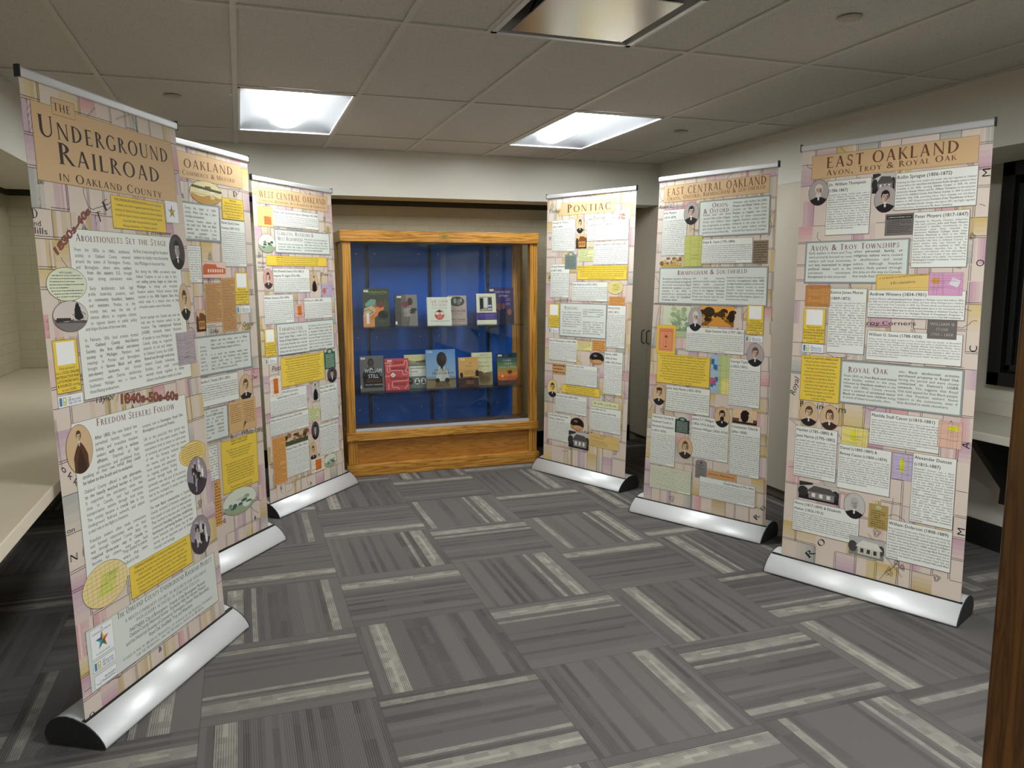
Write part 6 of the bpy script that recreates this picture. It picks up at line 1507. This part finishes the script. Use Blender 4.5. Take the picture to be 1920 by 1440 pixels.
def a_u5(s, W, H):
    s.rect(0, 0, W, H, '#dfe0c8'); s.z += .05; s.rect(W*.15, H*.42, W*.8, H*.9, '#a49c86'); s.rect(0, H*.14, W, H*.38, '#4a3a86'); s.z += .05
    s.rect(W*.18, H*.48, W*.34, H*.85, '#2c3232'); s.rect(W*.38, H*.55, W*.56, H*.87, '#d9dde0'); s.rect(W*.6, H*.55, W*.78, H*.87, '#2a3434'); s.z += .05; s.rect(W*.58, H*.46, W*.78, H*.65, '#2c3c7a'); s.z += .05
    for x in (.63, .72):
        for y in (.5, .6): s.ell(W*x, H*y, W*.035, H*.035, '#e9ecf2', 8)
    s.line([(W*.18, H*.46), (W*.3, H*.5), (W*.36, H*.45)], 5, '#cfcab4')
    txt(s, 'HIDDEN IN PLAIN VIEW', W*.12, H*.29, W*.76, 7, '#a79ad0', 's'); txt(s, 'A SECRET STORY OF QUILTS', W*.18, H*.24, W*.66, 5.5, '#9388c4', 's'); txt(s, 'AND THE UNDERGROUND RAILROAD', W*.15, H*.19, W*.72, 5, '#9388c4', 's'); stick(s, W, H, .05)
def a_u6(s, W, H):
    s.rect(0, 0, W, H, '#3b3266'); s.z += .05; s.poly([(0, 0), (W, 0), (W, H*.35), (W*.6, H*.5), (W*.2, H*.4), (0, H*.5)], '#2c2a44'); s.z += .05
    s.ell(W*.42, H*.47, W*.13, H*.1, '#6a4650'); s.ell(W*.58, H*.48, W*.08, H*.08, '#7a525a'); s.ell(W*.82, H*.32, W*.09, H*.09, '#8a5c50'); s.poly([(W*.1, 0), (W*.2, H*.35), (W*.4, H*.3), (W*.35, 0)], '#3e4a86'); s.ell(W*.5, H*.2, W*.3, H*.12, '#263048')
    txt(s, 'Under the Quilt', W*.24, H*.855, W*.62, 17, '#c7bcd8', 'i'); txt(s, 'of Night', W*.42, H*.745, W*.36, 18, '#c7bcd8', 'i'); s.z += .05
    for y in (.68, .64, .56, .52): s.rect(W*.68, H*y, W*.86, H*(y+.008), '#b9b0cc')
    stick(s, W, H, .06)
def a_l1(s, W, H):
    s.rect(0, 0, W, H, '#6a6a68'); s.z += .05; s.ell(W*.46, H*.42, W*.36, H*.26, '#1d1f24'); s.rect(W*.12, H*.1, W*.92, H*.42, '#1d1f24'); s.z += .05; s.ell(W*.46, H*.8, W*.13, H*.13, '#241e1e'); s.z += .05; s.ell(W*.48, H*.77, W*.1, H*.11, '#4d3832'); s.poly([(W*.4, H*.63), (W*.52, H*.6), (W*.48, H*.68)], '#d9d9dc')
    txt(s, 'WILLIAM', W*.18, H*.52, W*.74, 32, '#f0f0f2'); txt(s, 'STILL', W*.33, H*.37, W*.44, 30, '#f0f0f2')
    txt(s, 'THE UNDERGROUND RAILROAD AND THE', W*.26, H*.31, W*.6, 5.5, '#c9783c'); txt(s, 'ANGEL AT PHILADELPHIA', W*.26, H*.26, W*.6, 6.5, '#c9783c'); txt(s, 'WILLIAM C. KASHATUS', W*.2, H*.165, W*.72, 10, '#e9e9ec'); stick(s, W, H, .05); s.rect(0, H*.08, W*.05, H*.17, '#dddddd')
def a_l2(s, W, H):
    s.rect(0, 0, W, H, '#cb4f55'); s.z += .05; c = '#f0a79c'
    for p in ([(.0, .86), (.25, .86), (.25, .78), (.05, .78)], [(.1, .75), (.1, .6), (.2, .56)], [(.15, .76), (.82, .80), (.84, .92), (.94, .92), (.94, .72), (.85, .6), (1., .52)], [(.2, .74), (.2, .62), (.72, .62), (.76, .48), (.95, .48)], [(0, .45), (.2, .45)], [(1, .3), (.3, .28), (.28, .1), (.52, .08), (.6, .02)], [(.13, .22), (.13, .02)], [(.8, .03), (.95, .15)]): s.line([(W*a, H*b) for a, b in p], 6, c)
    s.z += .05; s.poly([(W*.22, H*.48), (W*.33, H*.56), (W*.45, H*.48), (W*.33, H*.40)], '#f2ecec'); s.z += .05; s.line([(W*.27, H*.48), (W*.4, H*.48)], 2, '#2a2226'); s.line([(W*.33, H*.44), (W*.33, H*.52)], 2, '#2a2226')
    for t_, x, y, w_ in (('COLSON', .36, .83, .4), ('WHITEHEAD', .26, .64, .6), ('THE', .56, .46, .1), ('UNDERGROUND', .2, .33, .72), ('RAILROAD', .36, .15, .5)): txt(s, t_, W*x, H*y, W*w_, 20 if t_ != 'THE' else 7, '#3a2024')
    stick(s, W, H, .12)
def a_l3(s, W, H):
    s.rect(0, 0, W, H, '#6f7a72'); s.z += .05; s.rect(0, H*.7, W, H, '#d6cf9c'); s.poly([(0, H*.66), (W, H*.72), (W, H*.84), (W*.5, H*.8), (0, H*.88)], '#4d4c42'); s.rect(W*.12, H*.36, W, H*.66, '#e4e4d6'); s.z += .05
    s.poly([(0, H*.68), (W*.6, H*.7), (W*.3, H*.78), (0, H*.74)], '#8d9484'); txt(s, 'FROM MIDNIGHT', W*.24, H*.57, W*.7, 12, '#22262a'); txt(s, 'TO DAWN', W*.24, H*.47, W*.36, 12, '#22262a'); s.scrib(W*.2, H*.38, W*.94, H*.44, 2, '#7d8078', 1.6)
    for x, c in ((.25, '#3c4440'), (.55, '#d9dcd4'), (.84, '#e6e8e0')): s.z += .05; s.ell(W*x, H*.21, W*.12, H*.095, c); s.z += .05; s.poly([(W*(x-.09), H*.15), (W*(x+.09), H*.15), (W*(x+.05), H*.2), (W*(x-.05), H*.2)], '#1f2426'); s.ell(W*x, H*.235, W*.05, H*.045, '#2c2624'); s.z += .05; s.ell(W*x, H*.225, W*.034, H*.034, '#8d8078')
def a_l4(s, W, H):
    for i in range(14):
        f = i/13; a, b = (0x9d, 0xb9, 0xd2), (0x6f, 0x9c, 0xcf); s.rect(0, H*(.25+.75*i/14), W, H*(.25+.75*(i+1)/14)+.4, '#%02x%02x%02x' % tuple(int(p*(1-f)+q*f) for p, q in zip(a, b)))
    s.rect(0, 0, W, H*.25, '#8d7f62'); s.rect(0, H*.2, W, H*.3, '#b9bd9a'); s.z += .05; s.poly([(W*.3, H*.18), (W*.78, H*.18), (W*.72, H*.45), (W*.6, H*.56), (W*.46, H*.56), (W*.36, H*.45)], '#c9ccc4'); s.poly([(W*.28, H*.02), (W*.8, H*.02), (W*.74, H*.18), (W*.32, H*.18)], '#6d5a44'); s.z += .05
    s.ell(W*.53, H*.75, W*.17, H*.19, '#3a2c28', 26); s.poly([(W*.38, H*.7), (W*.69, H*.7), (W*.57, H*.54), (W*.5, H*.54)], '#3a2c28'); s.ell(W*.37, H*.2, W*.08, H*.06, '#33261f'); s.ell(W*.7, H*.2, W*.08, H*.06, '#33261f'); s.rect(W*.49, H*.5, W*.57, H*.6, '#33261f')
    txt(s, "HENRY'S", W*.28, H*.44, W*.5, 17, '#2e3a44', 's'); txt(s, 'FREEDOM BOX', W*.2, H*.355, W*.74, 19, '#2e3a44', 's'); s.z += .05; s.rect(W*.05, H*.92, W*.22, H*.965, '#b9cde0'); txt(s, 'EASY', W*.07, H*.93, 20, 5, '#2c3440')
def a_l5(s, W, H):
    s.rect(0, 0, W, H, '#d3a765'); s.z += .05; s.rect(0, H*.6, W, H, '#dcae6a'); s.poly([(0, 0), (W, 0), (W, H*.3), (W*.6, H*.32), (0, H*.3)], '#4a3830'); s.poly([(W*.1, 0), (W*.95, 0), (W*.62, H*.3), (W*.55, H*.3)], '#7a5446'); s.z += .05
    s.ell(W*.14, H*.4, W*.08, H*.1, '#2c241c', 8); s.ell(W*.94, H*.45, W*.1, H*.12, '#2c241c', 8); s.line([(0, H*.32), (W*.4, H*.33), (W, H*.36)], 5, '#3a2e20')
    for t_, x, y, w_ in (('THE', .5, .78, .2), ('LAST', .36, .68, .36), ('RIVER', .32, .49, .44), ('CROSSING', .28, .42, .6)): txt(s, t_, W*x, H*y, W*w_, 11, '#8a6030', 's')
    for t_, y in (('LISA', .17), ('WINGATE', .1)): txt(s, t_, W*.38, H*y, W*.4, 10, '#b0907c', 's')
    stick(s, W, H, .12)
def a_l6(s, W, H):
    s.rect(0, 0, W, H, '#e2dfb4'); s.z += .05; s.poly([(0, 0), (W, 0), (W, H*.42), (W*.6, H*.38), (0, H*.5)], '#9c8a68'); s.ell(W*.62, H*.2, W*.28, H*.18, '#a89b62'); s.z += .05; s.ell(W*.35, H*.36, W*.2, H*.08, '#7a6250'); s.ell(W*.75, H*.32, W*.18, H*.06, '#866e5a')
    txt(s, 'TRACY', W*.4, H*.9, W*.45, 12, '#a8906a', 's'); txt(s, 'CHEVALIER', W*.2, H*.82, W*.76, 13, '#a8906a', 's'); txt(s, 'The Last', W*.3, H*.68, W*.5, 15, '#9a8258', 'i'); txt(s, 'Runaway', W*.2, H*.56, W*.66, 17, '#9a8258', 'i'); stick(s, W, H, .05)
def a_l7(s, W, H):
    st = [(0, '#c25a34'), (.12, '#d26a3a'), (.28, '#d98a44'), (.42, '#a6904e'), (.55, '#6d7f56'), (.7, '#47665c'), (.85, '#2c4058'), (1., '#22304c')]
    for (a, c), (b, _) in zip(st, st[1:]): s.rect(0, H*a, W, H*b, c)
    s.z += .05; s.rect(0, 0, W, H*.12, '#5a4a3c'); s.poly([(0, H*.12), (W, H*.12), (W, H*.2), (0, H*.17)], '#8d3a30'); s.ell(W*.24, H*.28, W*.05, H*.035, '#f6dcae'); s.z += .05; s.line([(W*.62, H*.15), (W*.64, H*.36)], 3, '#5a2c28'); s.ell(W*.62, H*.4, W*.13, H*.06, '#7a3a30', 9)
    for t_, x, y, w_ in (('GLORY', .3, .74, .42), ('OVER', .34, .64, .38), ('EVERYTHING', .08, .54, .86)): txt(s, t_, W*x, H*y, W*w_, 14, '#c9d6c4', 's')
    txt(s, 'KATHLEEN GRISSOM', W*.1, H*.15, W*.8, 9, '#e0c9b0', 's'); stick(s, W, H, .05)
UP = 'library books on the upper glass shelf'; LO = 'library books on the lower glass shelf'
book('tall dark green picture book with orange figures, leftmost on the upper shelf', .897, 1.104, 1.149, 1.449, 6.12, a_u1, '#2c3428', .012, 6)
book('grey book with white block letters and a dark figure, on the upper shelf', 1.148, 1.327, 1.149, 1.397, 6.12, a_u2, '#2a2a2c')
book('cream book titled SHE CAME TO SLAY with a round red picture', 1.403, 1.600, 1.149, 1.375, 6.10, a_u3, '#dfe3d6')
book('tan book titled FREEDOM in black letters, half behind the cream book', 1.585, 1.745, 1.149, 1.384, 6.16, a_u4, '#8d7d76')
book('cream and purple book with a photograph of furniture, on the upper shelf', 1.816, 1.984, 1.149, 1.400, 6.11, a_u5, '#4a3a86')
book('large purple picture book titled Under the Quilt of Night', 1.936, 2.157, 1.149, 1.447, 6.17, a_u6, '#2c2a44', .012, 5)
book('dark book titled WILLIAM STILL with a standing man on the cover', .860, 1.049, .640, .920, 6.12, a_l1, '#3a3a3c', .03, 7, LO)
book('red book titled THE UNDERGROUND RAILROAD with pink winding lines', 1.055, 1.246, .640, .893, 6.11, a_l2, '#a33c44', .026, 7, LO)
book('grey-green book titled FROM MIDNIGHT TO DAWN with three small portraits', 1.222, 1.404, .640, .913, 6.16, a_l3, '#6f7a72', .024, 6, LO)
book("blue picture book titled HENRY'S FREEDOM BOX with a seated boy", 1.388, 1.633, .640, .952, 6.11, a_l4, '#6f9ccf', .012, 6, LO)
book('golden sunset book with a dark road, on the lower shelf', 1.656, 1.822, .640, .883, 6.10, a_l5, '#8a5c3c', .024, 7, LO)
book('pale cream book lettered CHEVALIER behind the golden sunset book', 1.785, 1.962, .640, .912, 6.155, a_l6, '#cfc79c', .024, 6, LO)
book('rainbow-coloured book titled GLORY OVER EVERYTHING, rightmost on the lower shelf', 1.992, 2.167, .640, .905, 6.11, a_l7, '#22304c', .024, 7, LO)

# ------------------------------------------------------------------ roll-up banner stands
BLAB = ['nearest left banner stand, headed THE UNDERGROUND RAILROAD IN OAKLAND COUNTY', 'banner stand headed OAKLAND, COMMERCE & MILFORD, second from the left',
        'banner stand headed WEST CENTRAL OAKLAND, just left of the oak display case', 'banner stand headed PONTIAC, just right of the oak display case',
        'banner stand headed EAST CENTRAL OAKLAND, between two other right-hand banners', 'nearest right banner stand, headed EAST OAKLAND, AVON, TROY & ROYAL OAK']
PROFILE = [(.080, .006), (.079, .012), (.074, .024), (.062, .042), (.045, .060), (.025, .076), (.004, .088), (-.004, .090), (-.03, .0995), (-.06, .104), (-.09, .1), (-.115, .087), (-.134, .066), (-.143, .04), (-.138, .018), (-.128, .006)]
for bi, B in enumerate(BANNERS):
    A_, B_, C_, D_ = (np.array(B[k]) for k in 'ABCD'); W, Hh = B['W'], B['H']
    d = (B_-A_)/np.linalg.norm(B_-A_); ang = math.atan2(d[1], d[0]); zb = A_[2]
    root = thing('banner_stand', BLAB[bi], 'banner', (A_[0], A_[1], 0), ang, 'roll-up exhibition banners around the carpet')
    Mi = np.array(Matrix.Rotation(-ang, 3, 'Z')); org = np.array([A_[0], A_[1], 0])
    e0, e1 = (-.012, .055) if bi < 3 else (-.055, .012); L0, L1 = e0, W/1000+e1
    # local frame: x along the sheet, y away from the front
    body = MB(); body.prism([(-a, b) for a, b in PROFILE], 'x', L0, L1, smooth=True)
    ob = body.build('base_housing', ALUW, root)
    slot = MB().box(L0+.004, L1-.004, -.007, .009, .084, .0915); slot.build('slot', BLACK, ob)
    for x0, x1 in ((L0-.004, L0), (L1, L1+.004)):
        c = MB().prism([(-a*1.01, b*1.02) for a, b in PROFILE], 'x', x0, x1)
        for a, b in ((-.02, .07), (.05, .085), (.09, .075), (.03, .04), (-.055, .03)): c.box(x0-.0015, x1+.0015, a-.003, a+.003, b-.003, b+.003, .001)
        c.build('end_cap', DKCAP, root)
    for x in (L0+.08, L1-.08): MB().box(x-.02, x+.02, -.07, .12, .0, .0065, .001).build('rubber_foot', BLACK, root)
    s = Sheet(W, Hh, 25.); s.fill = bi*37; s.oldmap(11+bi*5); s.draw(B['el'])
    def fn(u, v_, w_, A_=A_, B_=B_, C_=C_, D_=D_, W=W, Hh=Hh, Mi=Mi, org=org, d=d):
        a = (u/W)[:, None]; b = (v_/Hh)[:, None]
        P = (A_*(1-a)+B_*a)*(1-b)+(C_*(1-a)+D_*a)*b
        n = np.array([d[1], -d[0], 0.]); P = P+n*(w_[:, None]/1000)
        return (P-org)@Mi.T
    s.build('banner_panel', fn, .5, root, .6, VINYLB)
    # top rail
    Cl = (C_-org)@Mi.T; Dl = (D_-org)@Mi.T; vx = Dl-Cl; Lr = np.linalg.norm(vx); a2 = math.atan2(vx[1], vx[0])
    Mr = Matrix.Translation(Vector(Cl)) @ Matrix.Rotation(a2, 4, 'Z')
    tr = MB().prism([(-.0075, -.004), (-.0095, .0), (-.0095, .019), (-.006, .024), (.004, .024), (.0065, .019), (.0065, -.004)], 'x', -.002, Lr+.002, M=Mr).build('top_rail', ALU, root)
    for x0, x1 in ((-.007, -.002), (Lr+.002, Lr+.007)): MB().box(x0, x1, -.011, .009, -.006, .030, .0015, M=Mr).build('rail_plug', DKCAP, tr)
    mid0 = Vector(((L0+L1)/2, .03, .095)); mid1 = Vector((Cl+Dl)/2)+Vector((0, .014, .004))
    MB().tube([mid0, mid0.lerp(mid1, .5)], .0085, 10).tube([mid0.lerp(mid1, .5), mid1], .0065, 10).build('support_pole', ALU, root)

# ------------------------------------------------------------------ light, camera
wd = bpy.data.worlds.new('World'); SC.world = wd; wd.use_nodes = True
wd.node_tree.nodes['Background'].inputs[0].default_value = (.5, .5, .52, 1); wd.node_tree.nodes['Background'].inputs[1].default_value = .02
cam = bpy.data.cameras.new('camera'); co = bpy.data.objects.new('camera', cam); COL.objects.link(co)
F, YAW, PIT, ROL, CH = 1460.843, .33325, .13618, -.00196, 1.53182
fw = Vector((math.sin(YAW)*math.cos(PIT), math.cos(YAW)*math.cos(PIT), -math.sin(PIT))); rt = Vector((math.cos(YAW), -math.sin(YAW), 0)); up = rt.cross(fw)
r2 = rt*math.cos(ROL)+up*math.sin(ROL); u2 = up*math.cos(ROL)-rt*math.sin(ROL)
Mx = Matrix((r2, u2, -fw)).transposed().to_4x4(); Mx.translation = (0, 0, CH); co.matrix_world = Mx
cam.sensor_fit = 'HORIZONTAL'; cam.sensor_width = 36.; cam.lens = F/1920*36; cam.clip_start = .05; cam.clip_end = 60
SC.camera = co
SC.view_settings.view_transform = 'Standard'; SC.view_settings.look = 'None'; SC.view_settings.gamma = 1.; SC.view_settings.use_curve_mapping = False
SC.view_settings.exposure = EXPO
SC.cycles.max_bounces = 8; SC.cycles.transparent_max_bounces = 16; SC.cycles.caustics_reflective = False; SC.cycles.caustics_refractive = False
